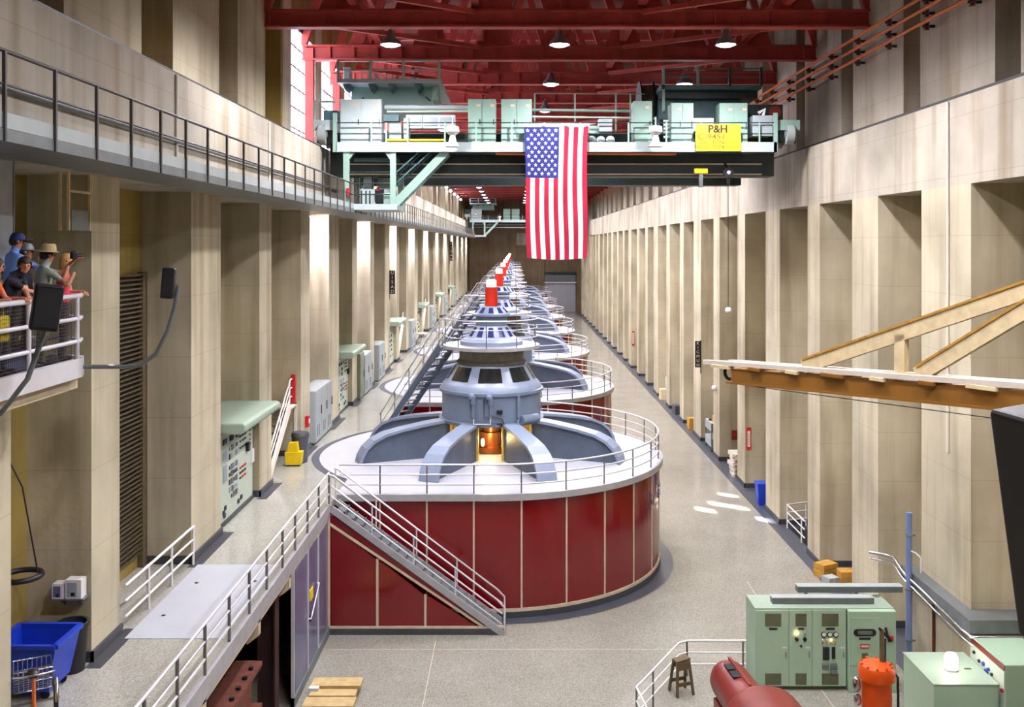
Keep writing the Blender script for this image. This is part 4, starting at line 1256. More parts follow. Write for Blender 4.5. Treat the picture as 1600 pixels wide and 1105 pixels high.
def control_board(Y, L, label, idx, detail):
    t = thing('control_board', label, 'control panel', (-8.3, Y, ZD), 0, 'control boards in the left bays')
    bevel(MB().box(-0.9, 0.0, 0.0, L, 0.0, 2.6).build('board_body', 'panel_mint', t), 0.02)
    MB().box(-0.9, 0.06, 0.0, L, 0.0, 0.1).build('plinth', 'skirting', t)
    rnd = random.Random(idx)
    if detail:
        for (ya, wd) in ((0.95, 0.32), (1.6, 0.32), (2.2, 0.3)):
            meters(t, 0.0, [(ya, 2.35, wd, 0.17)], 'indicator_screen', 'glass_dark')
        meters(t, 0.0, [(0.95, 1.95, 0.34, 0.24), (0.95, 1.45, 0.34, 0.5)], 'pale_panel', 'crane_grey')
        for ya in (1.45, 1.66, 1.87, 2.1):
            for z in (2.05, 1.82, 1.5, 1.3, 1.08, 0.85, 0.65):
                if rnd.random() < 0.85:
                    meters(t, 0.0, [(ya, z, 0.16, 0.15 if rnd.random() < 0.6 else 0.1)], 'meter', 'glass_dark' if rnd.random() < 0.65 else 'crane_grey')
        for ya in (2.5, 2.75, 3.0):
            for z in (2.35, 2.2, 2.05, 1.85):
                meters(t, 0.0, [(ya, z, 0.12, 0.05)], 'switch', 'black')
            for z in (1.25, 1.1, 0.95):
                meters(t, 0.0, [(ya, z, 0.14, 0.05)], 'switch', 'red_paint' if rnd.random() < 0.6 else 'black')
        meters(t, 0.0, [(3.2, 1.75, 0.2, 0.26)], 'telephone', 'black', 0.1)
        meters(t, 0.0, [(3.75, 1.35, 0.26, 0.42)], 'notice', 'white_paint', 0.06)
        meters(t, 0.0, [(0.35, 0.9, 0.22, 0.45)], 'notice', 'white_paint', 0.03)
        for (ya, z) in ((0.85, 0.35), (1.0, 0.45), (0.92, 0.25), (2.3, 0.3), (2.6, 0.35)):
            meters(t, 0.0, [(ya, z, 0.16, 0.12)], 'relay', 'black')
        for z in (2.2, 2.05, 1.9, 1.75):
            meters(t, 0.0, [(3.55, z, 0.14, 0.04)], 'nameplate', 'grey_steel')
    else:
        for ya in (0.7, 1.1, 1.5, 1.9, 2.3, 2.9):
            for z in (2.25, 1.95, 1.6, 1.3, 1.0, 0.6):
                if rnd.random() < 0.6:
                    meters(t, 0.0, [(ya, z, 0.2, 0.16)], 'meter', 'glass_dark' if rnd.random() < 0.7 else 'crane_grey')
        for z in (2.0, 1.4):
            MB().lathe([(0, 0), (0.09, 0), (0.09, 0.03), (0, 0.03)], 12).build('red_lamp', 'red_paint', t, (0.0, L - 0.25, z), (0, PI / 2, 0))
    # rounded canopy over the board
    cpy = MB().prism([(-1.03, 2.82), (0.62, 2.72), (0.78, 2.74), (0.85, 2.82), (0.85, 2.98), (0.78, 3.04), (-1.03, 3.06)], 'y', 0.05, L + 0.1).build('canopy', 'cab_green_top_dimmed', t)
    bevel(cpy, 0.05)
    MB().box(-0.95, -0.75, 0.3, 0.45, 2.55, 2.9).box(-0.95, -0.75, L - 0.5, L - 0.35, 2.55, 2.9).build('canopy_bracket', 'panel_mint', t)
    return t

def bay_stair(Y, label):
    t = thing('bay_stair', label, 'stairs', (-8.75, Y, ZD), 0, 'white stairs in the left bays')
    RUN, RISE = 3.1, 2.0
    for x in (-0.45, 0.45):
        MB().bar((x, 0, 0.02), (x, RUN, RISE), 0.06, 0.26).build('stringer', 'white_board', t)
        for h, rr in ((1.0, 0.03), (0.68, 0.024), (0.36, 0.024)):
            MB().tube([(x, 0.0, h - 0.05), (x, 0.1, h), (x, RUN, RISE + h), (x, RUN + 0.25, RISE + h)], rr, 6).build('hand_rail', 'white_paint', t)
        for q in (0.03, 0.5, 0.97):
            MB().cyl((x, RUN * q, RISE * q), (x, RUN * q, RISE * q + 1.0), 0.028, 6).build('post', 'white_paint', t)
    trm = MB().box(-0.42, 0.42, 0, 0.28, -0.03, 0).mesh('tread', 'dark_wood')
    for i in range(9):
        put('tread', trm, t, (0, RUN * (i + 0.6) / 9.5, RISE * (i + 1) / 9.5))
    MB().box(-0.5, 0.5, RUN, RUN + 1.0, RISE - 0.08, RISE).build('landing', 'white_board', t)
    MB().box(-0.5, -0.4, RUN + 0.85, RUN + 0.95, 0, RISE - 0.08).box(0.4, 0.5, RUN + 0.85, RUN + 0.95, 0, RISE - 0.08).build('landing_leg', 'white_board', t)
    return t

def lockers(Y, L, n, label, m_='locker_grey', H=2.15):
    t = thing('locker_row', label, 'cabinet', (-7.95, Y, ZD), 0, 'grey cabinets in the left bays')
    bevel(MB().box(-0.75, 0.0, 0, L, 0.08, H).build('cabinet_body', m_, t), 0.015)
    MB().box(-0.72, -0.03, 0.03, L - 0.03, 0, 0.08).build('plinth', 'skirting', t)
    w = L / n
    for i in range(n):
        d = MB().box(0.0, 0.02, w * i + 0.02, w * (i + 1) - 0.02, 0.12, H - 0.05).build('locker_door', m_, t)
        MB().box(0.02, 0.05, w * (i + 1) - 0.12, w * (i + 1) - 0.08, 1.1, 1.45).build('door_handle', 'black', d)
        for k in range(2):
            MB().box(0.02, 0.028, w * (i + 0.25 + 0.3 * k), w * (i + 0.36 + 0.3 * k), 0.3, 0.75).build('vent', 'grey_steel', d)
    MB().tube([(-0.6, 0.3, H), (-0.6, 0.3, H + 0.22), (-1.25, 0.9, H + 0.3)], 0.03, 6).build('top_conduit', 'rail_dark', t)
    return t

bt = ['nearest', 'second', 'third', 'fourth', 'fifth', 'sixth']
control_board(26.45, 3.9, 'nearest pale green control board with meters under a rounded canopy', 1, True)
for i in range(1, 6):
    control_board(26.45 + 17.79 * i, 3.7, '%s control board with canopy along the left walkway' % bt[i], i + 1, i < 2)
bay_stair(32.3, 'nearest white steel stair rising beside the first control board')
for i in range(2, 6):
    bay_stair(32.4 + 17.79 * i, '%s white steel stair beyond a canopy on the left walkway' % bt[i - 1])
lockers(38.2, 3.4, 3, 'grey louvred cabinet row between the first and second control boards')
lockers(49.2, 1.2, 1, 'olive grey cabinet just beyond the second control board', 'locker_olive', 2.4)
lockers(50.7, 2.6, 2, 'pale grey cabinets beyond the olive one on left walkway')
for i in range(1, 6):
    lockers(38.2 + 17.79 * i, 2.6, 2, 'grey cabinets after the %s control board on left walkway' % bt[i])
# bucket and bin under the stair
mb_ = thing('mop_bucket', 'yellow mop bucket beside the dark bin under nearest bay stair', 'bucket', (-8.0, 34.55, ZD))
MB().prism([(-0.26, 0.06), (0.26, 0.06), (0.3, 0.5), (-0.3, 0.5)], 'y', 0.0, 0.42).build('bucket', 'yellow_plastic', mb_)
MB().prism([(-0.22, 0.5), (0.16, 0.5), (0.12, 0.85), (-0.18, 0.82)], 'y', 0.08, 0.34).build('wringer', 'yellow_plastic', mb_)
for (x, y) in ((-0.2, 0.05), (0.2, 0.05), (-0.2, 0.37), (0.2, 0.37)):
    MB().cyl((x - 0.02, y, 0.03), (x + 0.02, y, 0.03), 0.03, 8).build('castor', 'black', mb_)
tb = thing('trash_bin', 'dark grey bin behind the yellow bucket under the stair', 'bin', (-7.9, 35.3, ZD))
MB().lathe([(0.0, 0.0), (0.26, 0.0), (0.32, 0.95), (0.34, 0.95), (0.34, 1.0), (0.3, 1.0), (0.27, 0.1)], 20).build('bin_body', 'slate', tb)
MB().lathe([(0.34, 1.0), (0.3, 1.1), (0.0, 1.14)], 20).build('bin_lid', 'skirting', tb)
def wall_box(name, label, cat, x, y, z, w, h, m_, facing='x', plate=None):
    t = thing(name, label, cat, (x, y, z))
    if facing == 'x':
        bevel(MB().box(0, 0.14, -w / 2, w / 2, 0, h).build('case', m_, t), 0.015)
        MB().box(0.14, 0.16, -w * 0.3, w * 0.3, h * 0.35, h * 0.75).build('face_plate', plate or 'white_paint', t)
    elif facing == '-x':
        bevel(MB().box(-0.14, 0, -w / 2, w / 2, 0, h).build('case', m_, t), 0.015)
        MB().box(-0.16, -0.14, -w * 0.3, w * 0.3, h * 0.35, h * 0.75).build('face_plate', plate or 'white_paint', t)
    else:
        bevel(MB().box(-w / 2, w / 2, -0.14, 0, 0, h).build('case', m_, t), 0.015)
        MB().box(-w * 0.3, w * 0.3, -0.16, -0.14, h * 0.35, h * 0.75).build('face_plate', plate or 'white_paint', t)
    return t
wall_box('alarm_box', 'small red alarm box on the pillar before the grey cabinets', 'alarm box', XL, 37.1, ZD + 0.95, 0.26, 0.42, 'red_paint')
def hanging_sign(label, x, y, z, h, m_, txt, side):
    """a narrow vertical sign standing out from a pillar, lettered down its camera face"""
    t = thing('hanging_sign', label, 'sign', (x, y, z))
    MB().box(0.0 if side > 0 else -0.34, 0.34 if side > 0 else 0.0, -0.03, 0.03, 0, h).build('sign_board', m_, t)
    MB().box(-0.02, 0.02, -0.02, 0.02, -0.35, h + 0.05).build('sign_pole', m_, t)
    n = len(txt)
    for i, ch_ in enumerate(txt):
        if ch_ == ' ': continue
        me = text_mesh(ch_, h / n * 0.95, 'white_board', 0.002)
        put('lettering', me, t, (0.17 * side, -0.034, h - h * (i + 0.5) / n), (PI / 2, 0, 0))
    return t
hanging_sign('black vertical sign with white letters on a left pillar', XL + 0.02, 61.8, ZC - 3.1, 1.5, 'black', 'UISAD', 1)
hanging_sign('dark vertical sign on a far left pillar', XL + 0.02, 118.5, ZC - 1.9, 2.4, 'black', 'UISAD', 1)
hanging_sign('black vertical sign with white letters on a right pillar', XR - 0.02, 58.38, ZC - 7.4, 1.6, 'black', 'KICMUH', -1)
def red_post(label, x, y, z, h, w=0.2):
    t = thing('red_marker', label, 'marker post', (x, y, z))
    bevel(MB().box(-w / 2, w / 2, -0.06, 0.06, 0, h).build('post_body', 'red_paint', t), 0.02)
    MB().box(-w / 2 - 0.03, w / 2 + 0.03, -0.09, 0.09, 0, 0.03).build('foot', 'maroon_dark', t)
    return t
red_post('red marker post at the top of the nearest bay stair', -8.35, 36.15, ZD + 2.0, 1.1, 0.16)
red_post('red marker post above the second bay stair', -8.35, 72.0, ZD + 2.0, 1.2, 0.2)
red_post('red marker post above the third bay stair', -8.35, 89.8, ZD + 2.0, 1.3, 0.2)
red_post('tall red post beside the timber crates on the right', 11.75, 32.9, 0, 0.98, 0.16)
tr_ = thing('round_trolley', 'small round white trolley on the walkway past second board', 'trolley', (-7.55, 77.4, ZD))
MB().lathe([(0.0, 0.85), (0.5, 0.85), (0.5, 0.9), (0.0, 0.9)], 20).build('tray', 'white_board', tr_)
for k in range(4):
    t_ = k * PI / 2 + 0.4
    MB().cyl((0.35 * math.cos(t_), 0.35 * math.sin(t_), 0.0), (0.2 * math.cos(t_), 0.2 * math.sin(t_), 0.85), 0.03, 6).build('leg', 'rail_silver', tr_)
# wall arm on a left pillar
# ------------------------------------------------------------------ near left: bay with bins, tricycle, boxes
bb = thing('blue_bin', 'large blue plastic bin in the dark bay at lower left', 'bin', (-8.82, 17.15, ZD))
bb.scale = (1.0, 0.8, 1.0)
wbm = MB()
o_, i_ = [(-0.28, -0.55), (0.78, -0.55), (0.78, 0.55), (-0.28, 0.55)], None
def frustum(b, t_, z0, z1):
    vs_ = [(x, y, z0) for x, y in b] + [(x, y, z1) for x, y in t_]
    return vs_, [(i, (i + 1) % 4, (i + 1) % 4 + 4, i + 4) for i in range(4)]
B0 = [(-0.2, -0.5), (0.68, -0.5), (0.68, 0.5), (-0.2, 0.5)]; T0 = [(-0.28, -0.62), (0.84, -0.62), (0.84, 0.62), (-0.28, 0.62)]
B1 = [(-0.17, -0.47), (0.65, -0.47), (0.65, 0.47), (-0.17, 0.47)]; T1 = [(-0.24, -0.58), (0.8, -0.58), (0.8, 0.58), (-0.24, 0.58)]
v_, f_ = frustum(B0, T0, 0.16, 0.98); wbm.add(v_, f_)
v_, f_ = frustum(B1, T1, 0.2, 0.98); wbm.add(v_, [tuple(reversed(q)) for q in f_])
wbm.add([(x, y, 0.16) for x, y in B0], [(3, 2, 1, 0)]).add([(x, y, 0.2) for x, y in B1], [(0, 1, 2, 3)])
wbm.build('tub', 'blue_bin', bb)
rm = MB()
for (a, b) in ((0, 1), (1, 2), (2, 3), (3, 0)):
    rm.bar(T0[a] + (0.98,), T0[b] + (0.98,), 0.1, 0.07)
rm.build('rim', 'blue_bin', bb)
for (x, y) in ((-0.1, -0.4), (0.58, -0.4), (-0.1, 0.4), (0.58, 0.4)):
    MB().cyl((x, y - 0.02, 0.08), (x, y + 0.02, 0.08), 0.08, 10).build('castor', 'rubber', bb)
kb = thing('black_bin', 'round black waste bin behind the large blue bin', 'bin', (-8.3, 17.98, ZD))
MB().lathe([(0.0, 0.0), (0.22, 0.0), (0.28, 0.82), (0.31, 0.84), (0.31, 0.9), (0.26, 0.9), (0.2, 0.05), (0.0, 0.05)], 20).build('bin_body', 'rubber', kb)
for s_ in (-1, 1): MB().box(-0.06, 0.06, 0.29 * s_ - 0.03, 0.29 * s_ + 0.03, 0.7, 0.75).build('grip', 'rubber', kb)
# tricycle
tc3 = thing('tricycle', 'black cargo tricycle with wire basket beside the blue bin', 'tricycle', (-8.08, 16.15, ZD), 0.5)
def wheel(root, x, y, r):
    w = MB()
    n = 24
    w.tube([(x, y + r * math.cos(2 * PI * k / n), r + r * 0.97 * math.sin(2 * PI * k / n)) for k in range(n + 1)], 0.03, 6, cap=False)
    o = w.build('wheel', 'rubber', root)
    s_ = MB()
    for k in range(12):
        t_ = 2 * PI * k / 12
        s_.cyl((x, y, r), (x, y + 0.94 * r * math.cos(t_), r + 0.94 * r * math.sin(t_)), 0.005, 4)
    s_.cyl((x - 0.05, y, r), (x + 0.05, y, r), 0.035, 8)
    s_.build('spokes', 'chrome', o)
    fd = MB().tube([(x, y + (r + 0.06) * math.cos(t_), r + (r + 0.06) * math.sin(t_)) for t_ in [0.2 + k * (PI - 0.4) / 10 for k in range(11)]], 0.035, 6).build('mudguard', 'chrome', o)
    return o
wheel(tc3, 0.32, 0.0, 0.27); wheel(tc3, -0.4, 0.0, 0.27); wheel(tc3, -0.04, -1.2, 0.28)
MB().cyl((-0.4, 0, 0.27), (0.32, 0, 0.27), 0.025, 8).build('axle', 'chrome', tc3)
MB().tube([(-0.04, -1.2, 0.28), (-0.04, -1.0, 0.75), (-0.04, -0.85, 1.0)], 0.022, 6).tube([(-0.04, -1.02, 0.7), (-0.04, -0.4, 0.35), (-0.04, 0.0, 0.3)], 0.025, 6).tube([(-0.04, -0.4, 0.35), (-0.04, -0.3, 0.85)], 0.02, 6).build('frame', 'orange_bar', tc3)
MB().tube([(-0.34, -0.7, 1.02), (-0.2, -0.85, 1.06), (0.12, -0.85, 1.06), (0.26, -0.7, 1.02)], 0.016, 6).build('handlebar', 'chrome', tc3)
MB().ball((-0.04, -0.3, 0.88), 0.14, 10, 6, (0.8, 1.2, 0.45)).build('saddle', 'black', tc3)
bk = MB()
for z in (0.55, 0.7, 0.88):
    bk.tube([(-0.32, -0.18, z), (0.26, -0.18, z), (0.26, 0.36, z), (-0.32, 0.36, z), (-0.32, -0.18, z)], 0.012, 5)
for i in range(9):
    x = -0.32 + i * 0.0725
    bk.cyl((x, -0.18, 0.55), (x, -0.18, 0.88), 0.007, 4).cyl((x, 0.36, 0.55), (x, 0.36, 0.88), 0.007, 4)
for i in range(7):
    y = -0.18 + i * 0.09
    bk.cyl((0.26, y, 0.55), (0.26, y, 0.88), 0.007, 4).cyl((-0.32, y, 0.55), (-0.32, y, 0.88), 0.007, 4).cyl((-0.32, y, 0.55), (0.26, y, 0.55), 0.007, 4)
bk.build('basket', 'chrome', tc3)
# shelf with two boxes on the side of the second pillar
sh = thing('wall_shelf', 'narrow steel shelf on the pillar side above the bins', 'shelf', (-8.42, 18.35, ZD + 1.26))
MB().box(-0.36, 0.28, -0.26, 0, 0, 0.03).build('shelf_board', 'grey_steel', sh)
MB().prism([(0, 0), (-0.22, 0), (0, -0.18)], 'x', -0.2, -0.17).build('bracket', 'grey_steel', sh)
MB().prism([(0, 0), (-0.22, 0), (0, -0.18)], 'x', 0.14, 0.17).build('bracket', 'grey_steel', sh)
for (lab, x0, w, h, mk) in (('white carton with a grey picture, right one on the wall shelf', -0.06, 0.3, 0.36, 'crane_grey'), ('white carton with violet print, left one on the wall shelf', -0.31, 0.22, 0.28, 'purple_door')):
    b_ = thing('carton', lab, 'box', (-8.42 + x0, 18.22, ZD + 1.29))
    MB().box(0, w, -0.13, 0.1, 0, h).build('carton_body', 'white_paint', b_)
    MB().box(w * 0.1, w * 0.72, -0.133, -0.13, h * 0.1, h * 0.85).build('picture', mk, b_)
    MB().box(w * 0.35, w * 0.6, -0.136, -0.133, h * 0.16, h * 0.34).build('print', 'black', b_)
# hoist stand: dark pole with a ring
hp = thing('ladder_cage', 'dark pole with a ring hoop in the bay behind bins', 'ladder', (-9.2, 17.3, ZD))
MB().cyl((0, 0, 0), (0, 0, 5.2), 0.05, 8).build('pole', 'black', hp)
MB().tube([(0.3 + 0.34 * math.cos(t_ * PI / 10), 0.34 * math.sin(t_ * PI / 10), 2.0) for t_ in range(21)], 0.05, 6, cap=False).build('hoop', 'black', hp)
MB().tube([(0.02, 0, 4.2), (0.32, 0, 3.6), (0.6, 0, 2.05)], 0.015, 5).build('stay', 'black', hp)
# ------------------------------------------------------------------ visitors' balcony
BZ = ZC - 1.86
bal = thing('visitor_balcony', 'grey steel balcony where visitors stand at the left edge', 'balcony', (0, 0, 0))
XB, BY0, BY1 = -6.87, 7.0, 15.6
edge = [(XB, BY0), (XB, BY1 - 0.45), (XB - 0.12, BY1 - 0.14), (XB - 0.45, BY1), (XL - 0.0, BY1)]
MB().prism([(XL + 0.01, BY0)] + [(p[0], p[1]) for p in edge[:4]] + [(XL + 0.01, BY1)], 'z', BZ - 0.06, BZ).build('deck', 'purple_door', bal)
fz = MB()
for a, b in zip(edge[:-1], edge[1:]):
    fz.bar((a[0], a[1], BZ - 0.06), (b[0], b[1], BZ - 0.06), 0.08, 0.3)
fz.build('fascia', 'rail_silver', bal)
MB().box(XL + 0.02, XB - 0.15, BY0, BY1 - 0.2, BZ - 0.42, BZ - 0.21).build('support_beam', 'strip_cream', bal)
for k in range(3):
    h = 1.07 * (k + 1) / 3
    MB().tube([(p[0], p[1], BZ + h) for p in edge[:4]] + [(XL + 0.05, BY1, BZ + h)], 0.042 if k == 2 else 0.034, 8).build('top_rail' if k == 2 else 'rail', 'rail_silver', bal)
pmx = MB().cyl((0, 0, BZ), (0, 0, BZ + 1.07), 0.038, 8).mesh('post', 'rail_silver')
for y in (15.05, 13.55, 12.1, 10.6): put('post', pmx, bal, (XB, y, 0))
put('post', pmx, bal, (XB - 0.5, BY1, 0))
MB().box(XL + 0.01, -7.45, 12.4, 15.1, BZ, BZ + 0.28).build('rear_step', 'purple_door', bal)
msh = MB()
ys = [12.0 + 0.05 * i for i in range(60)]
for y in ys: msh.bar((XB - 0.04, y, BZ + 0.05), (XB - 0.04, y + 0.0, BZ + 1.0), 0.006, 0.006)
for i in range(18): msh.bar((XB - 0.04, 12.0, BZ + 0.08 + i * 0.052), (XB - 0.04, 14.95, BZ + 0.08 + i * 0.052), 0.006, 0.006)
tag(msh.build('wire_mesh', 'rail_dark', bal), kind='stuff')
# loudspeakers on bent poles
def speaker(label, pole, box_c, box_s, rz, tilt):
    t = thing('loudspeaker', label, 'loudspeaker', (0, 0, 0))
    MB().tube(pole, 0.035, 8).build('bent_pole', 'grey_steel', t)
    p = bevel(MB().box(-box_s[0] / 2, box_s[0] / 2, -box_s[1] / 2, box_s[1] / 2, -box_s[2] / 2, box_s[2] / 2).build('speaker_box', 'black', t, box_c, (0, tilt, rz)), 0.03, 3)
    MB().box(-box_s[0] * 0.4, box_s[0] * 0.4, -box_s[1] / 2 - 0.008, -box_s[1] / 2, -box_s[2] * 0.42, box_s[2] * 0.42).build('grille_cloth', 'rubber', p)
    MB().bar(pole[-1], box_c, 0.05, 0.05).build('yoke', 'grey_steel', t)
    return t
speaker('black loudspeaker on a bent pole in front of balcony railing',
        [(-7.35, 12.7, ZC - 2.4), (-7.05, 12.65, ZC - 2.38), (-6.75, 12.6, ZC - 2.2), (-6.4, 12.6, ZC - 1.75), (-6.2, 12.6, ZC - 1.2), (-6.08, 12.6, ZC - 0.85)],
        (-6.08, 12.45, ZC - 0.8), (0.34, 0.3, 0.6), 0.5, 0.14)
speaker('black loudspeaker on a long silver arm beyond the balcony end',
        [(-6.9, 15.3, ZC - 1.93), (-6.3, 15.45, ZC - 1.95), (-6.05, 15.5, ZC - 1.93), (-5.8, 15.5, ZC - 1.75), (-5.62, 15.5, ZC - 1.4), (-5.5, 15.5, ZC - 1.0), (-5.44, 15.5, ZC - 0.66)],
        (-5.58, 15.45, ZC - 0.6), (0.2, 0.22, 0.5), 0.2, 0.08)
# pale board on the first pillar, steel frame on the dark passage
bo_ = thing('notice_board', 'pale grey board on the pillar at the left edge', 'board', (XL + 0.02, 14.0, ZC - 0.4))
MB().box(0, 0.05, 0.0, 1.35, 0, 1.75).build('board_face', 'crane_grey', bo_)
MB().box(0, 0.06, -0.04, 0.0, -0.04, 1.79).box(0, 0.06, 1.35, 1.39, -0.04, 1.79).build('board_frame', 'grey_steel', bo_)
fr_ = thing('door_frame', 'thin pale steel frame with a panel above the visitors', 'frame', (-8.12, 17.45, ZC + 0.28))
for (a, b) in (((0, 0, 0), (0, 0, 1.3)), ((0, 0.86, 0), (0, 0.86, 1.3)), ((0, 0, 1.3), (0, 0.86, 1.3)), ((0, 0, 0.72), (0, 0.86, 0.72)), ((-0.2, 0.1, 0.0), (-0.2, 0.1, 1.3))):
    MB().bar(a, b, 0.045, 0.045).build('frame_bar', 'pale_wood', fr_)
MB().box(-0.03, 0.01, 0.1, 0.82, 0.0, 0.38).build('frame_panel', 'grey_steel', fr_)

# ------------------------------------------------------------------ visitors
def person(label, pos, yaw, H, lean, head_pitch, head_yaw, lhand, rhand, shirt, legs, skin='skin', hair='hair_dark', hair_long=0.0, sleeve=0.6, extra=None):
    """pos: feet; yaw: direction faced (radians, 0 = +x); lhand/rhand: world hand targets"""
    s = H / 1.75
    t = thing('person', label, 'person', (0, 0, 0))
    R = Matrix.Rotation(yaw, 3, 'Z')
    P = Vector(pos)
    def W(x, y, z): return P + R @ Vector((x, y, z)) * s
    sl, cl_ = math.sin(lean), math.cos(lean)
    def T(x, y, z):                                   # above the hip, leaning forward
        dz = z - 0.95
        return W(x * cl_ + dz * sl, y, 0.95 + dz * cl_ - x * sl)
    V, Rr, E, reg = [], [], [], []
    def v(p, r, r2=None):
        V.append(p); Rr.append((r * s, (r2 or r) * s)); return len(V) - 1
    def e(a, b, m): E.append((a, b)); reg.append(m)
    pel = v(W(0, 0, 0.95), 0.15, 0.13)
    wai = v(T(0, 0, 1.1), 0.145, 0.115); e(pel, wai, 1)
    che = v(T(0, 0, 1.3), 0.17, 0.125); e(wai, che, 1)
    nb = v(T(-0.01, 0, 1.46), 0.085); e(che, nb, 1)
    nk = v(T(0.01, 0, 1.52), 0.058); e(nb, nk, 0)
    hc = T(0.03, 0, 1.6)
    hd_dir = Matrix.Rotation(head_yaw, 3, 'Z') @ (R @ Vector((math.cos(head_pitch), 0, math.sin(head_pitch))))
    up = Vector((0, 0, 1)) - hd_dir * hd_dir.z; up.normalize()
    h1 = v(hc, 0.078, 0.085); e(nk, h1, 0)
    h2 = v(hc + up * 0.08 * s, 0.082, 0.092); e(h1, h2, 0)
    h3 = v(hc + up * 0.14 * s, 0.05, 0.055); e(h2, h3, 0)
    for sd in (-1, 1):
        hip = v(W(0, 0.09 * sd, 0.88), 0.095); e(pel, hip, 2)
        kn = v(W(0.03, 0.1 * sd, 0.5), 0.062); e(hip, kn, 2)
        an = v(W(-0.02, 0.1 * sd, 0.1), 0.045); e(kn, an, 2)
        he = v(W(0.0, 0.1 * sd, 0.045), 0.042); e(an, he, 3)
        to = v(W(0.17, 0.12 * sd, 0.035), 0.035); e(he, to, 3)
        shd = T(0, 0.185 * sd, 1.41)
        sh_ = v(shd, 0.068); e(che, sh_, 1)
        tgt = Vector(lhand if sd > 0 else rhand)
        d = tgt - shd
        L1, L2 = 0.29 * s, 0.27 * s
        D = min(d.length, (L1 + L2) * 0.985)
        tgt = shd + d.normalized() * D
        c_ = (L1 * L1 + D * D - L2 * L2) / (2 * L1 * D)
        a_ = math.acos(max(-1, min(1, c_)))
        pole = (Vector((0, 0, -1)) + (R @ Vector((-0.3, 0.45 * sd, 0)))).normalized()
        ax = d.normalized()
        pp = (pole - ax * pole.dot(ax)).normalized()
        elb = shd + ax * L1 * math.cos(a_) + pp * L1 * math.sin(a_)
        mid = shd.lerp(elb, sleeve)
        m1 = v(mid, 0.052); e(sh_, m1, 1)
        el = v(elb, 0.042); e(m1, el, 0 if sleeve < 1 else 1)
        wr_ = v(tgt, 0.03); e(el, wr_, 0)
    me = bpy.data.meshes.new('body')
    me.from_pydata([tuple(p) for p in V], E, [])
    o = put('body', me, t)
    o.modifiers.new('skin', 'SKIN')
    for i, dsk in enumerate(me.skin_vertices[0].data):
        dsk.radius = Rr[i]
    me.skin_vertices[0].data[0].use_root = True
    sb_ = o.modifiers.new('sub', 'SUBSURF'); sb_.levels = 1; sb_.render_levels = 1
    dg = bpy.context.evaluated_depsgraph_get()
    nm_ = bpy.data.meshes.new_from_object(o.evaluated_get(dg))
    o.modifiers.clear()
    # hands with five fingers, appended to the same body mesh
    hm = MB()
    for sd in (-1, 1):
        i_w = [i for i in range(len(V))][-1 if sd > 0 else -1 - 8]
        wr_p = Vector(V[i_w]); el_p = Vector(V[i_w - 1])
        fdir = (wr_p - el_p).normalized()
        fdir = (fdir + Vector((0, 0, -0.25))).normalized()
        side = fdir.cross(Vector((0, 0, 1))).normalized()
        nrm = side.cross(fdir).normalized()
        pc = wr_p + fdir * 0.045 * s
        hm.tube([wr_p - fdir * 0.01, wr_p + fdir * 0.05 * s, wr_p + fdir * 0.09 * s], 0.03, 8, [0.027 * s, 0.036 * s, 0.03 * s])
        for k, (off, ln) in enumerate(((-0.03, 0.06), (-0.01, 0.075), (0.011, 0.07), (0.031, 0.055))):
            b_ = wr_p + fdir * 0.085 * s + side * off * s
            hm.tube([b_, b_ + fdir * ln * 0.5 * s - nrm * 0.006, b_ + fdir * ln * 0.85 * s - nrm * 0.035 * s], 0.01, 6, [0.0105 * s, 0.0095 * s, 0.008 * s])
        b_ = wr_p + fdir * 0.03 * s - side * 0.032 * s * sd
        hm.tube([b_, b_ + (fdir * 0.5 - side * sd).normalized() * 0.035 * s, b_ + (fdir - side * 0.5 * sd).normalized() * 0.065 * s - nrm * 0.01], 0.011, 6, [0.012 * s, 0.0105 * s, 0.008 * s])
    # nose
    nb_ = hc + up * 0.045 * s + hd_dir * 0.082 * s
    hm.tube([nb_ + up * 0.03 * s - hd_dir * 0.008, nb_ + hd_dir * 0.02 * s], 0.012, 6, [0.008 * s, 0.016 * s])
    side_h = hd_dir.cross(up).normalized()
    for sg in (-1, 1):
        hm.ball(tuple(hc + up * 0.05 * s + side_h * 0.088 * s * sg - hd_dir * 0.01), 0.024 * s, 8, 6)
    bv = [tuple(x.co) for x in nm_.vertices]
    bf = [tuple(p.vertices) for p in nm_.polygons]
    n0 = len(bv)
    full = bpy.data.meshes.new('body')
    full.from_pydata(bv + hm.v, [], bf + [tuple(i + n0 for i in f) for f in hm.f])
    for m_ in (skin, shirt, legs, 'rubber'): full.materials.append(MATS[m_])
    idx = []
    segs = [(Vector(V[a]), Vector(V[b]), m, max(Rr[a][0], Rr[b][0])) for (a, b), m in zip(E, reg)]
    for p in full.polygons:
        c_ = p.center
        if p.vertices[0] >= n0: idx.append(0); continue
        best, bm_ = 1e9, 0
        for (a, b, m, rr) in segs:
            ab = b - a
            q = max(0, min(1, (c_ - a).dot(ab) / max(ab.length_squared, 1e-9)))
            dd_ = (c_ - (a + ab * q)).length - rr * 0.8
            if dd_ < best: best, bm_ = dd_, m
        idx.append(bm_)
    full.polygons.foreach_set('material_index', idx)
    full.polygons.foreach_set('use_smooth', [True] * len(idx))
    full.update()
    o.data = full
    bpy.data.meshes.remove(nm_)
    # face: eyes, brows and mouth
    ey = MB()
    for sg in (-1, 1):
        ey.ball(tuple(hc + up * 0.062 * s + hd_dir * 0.083 * s + side_h * 0.032 * s * sg), 0.011 * s, 8, 6)
    ey.build('eyes', 'black', t)
    MB().ball(tuple(hc + up * 0.005 * s + hd_dir * 0.08 * s), 0.016 * s, 8, 6, (1, 1.2, 0.35)).build('mouth', 'shirt_pink', t)
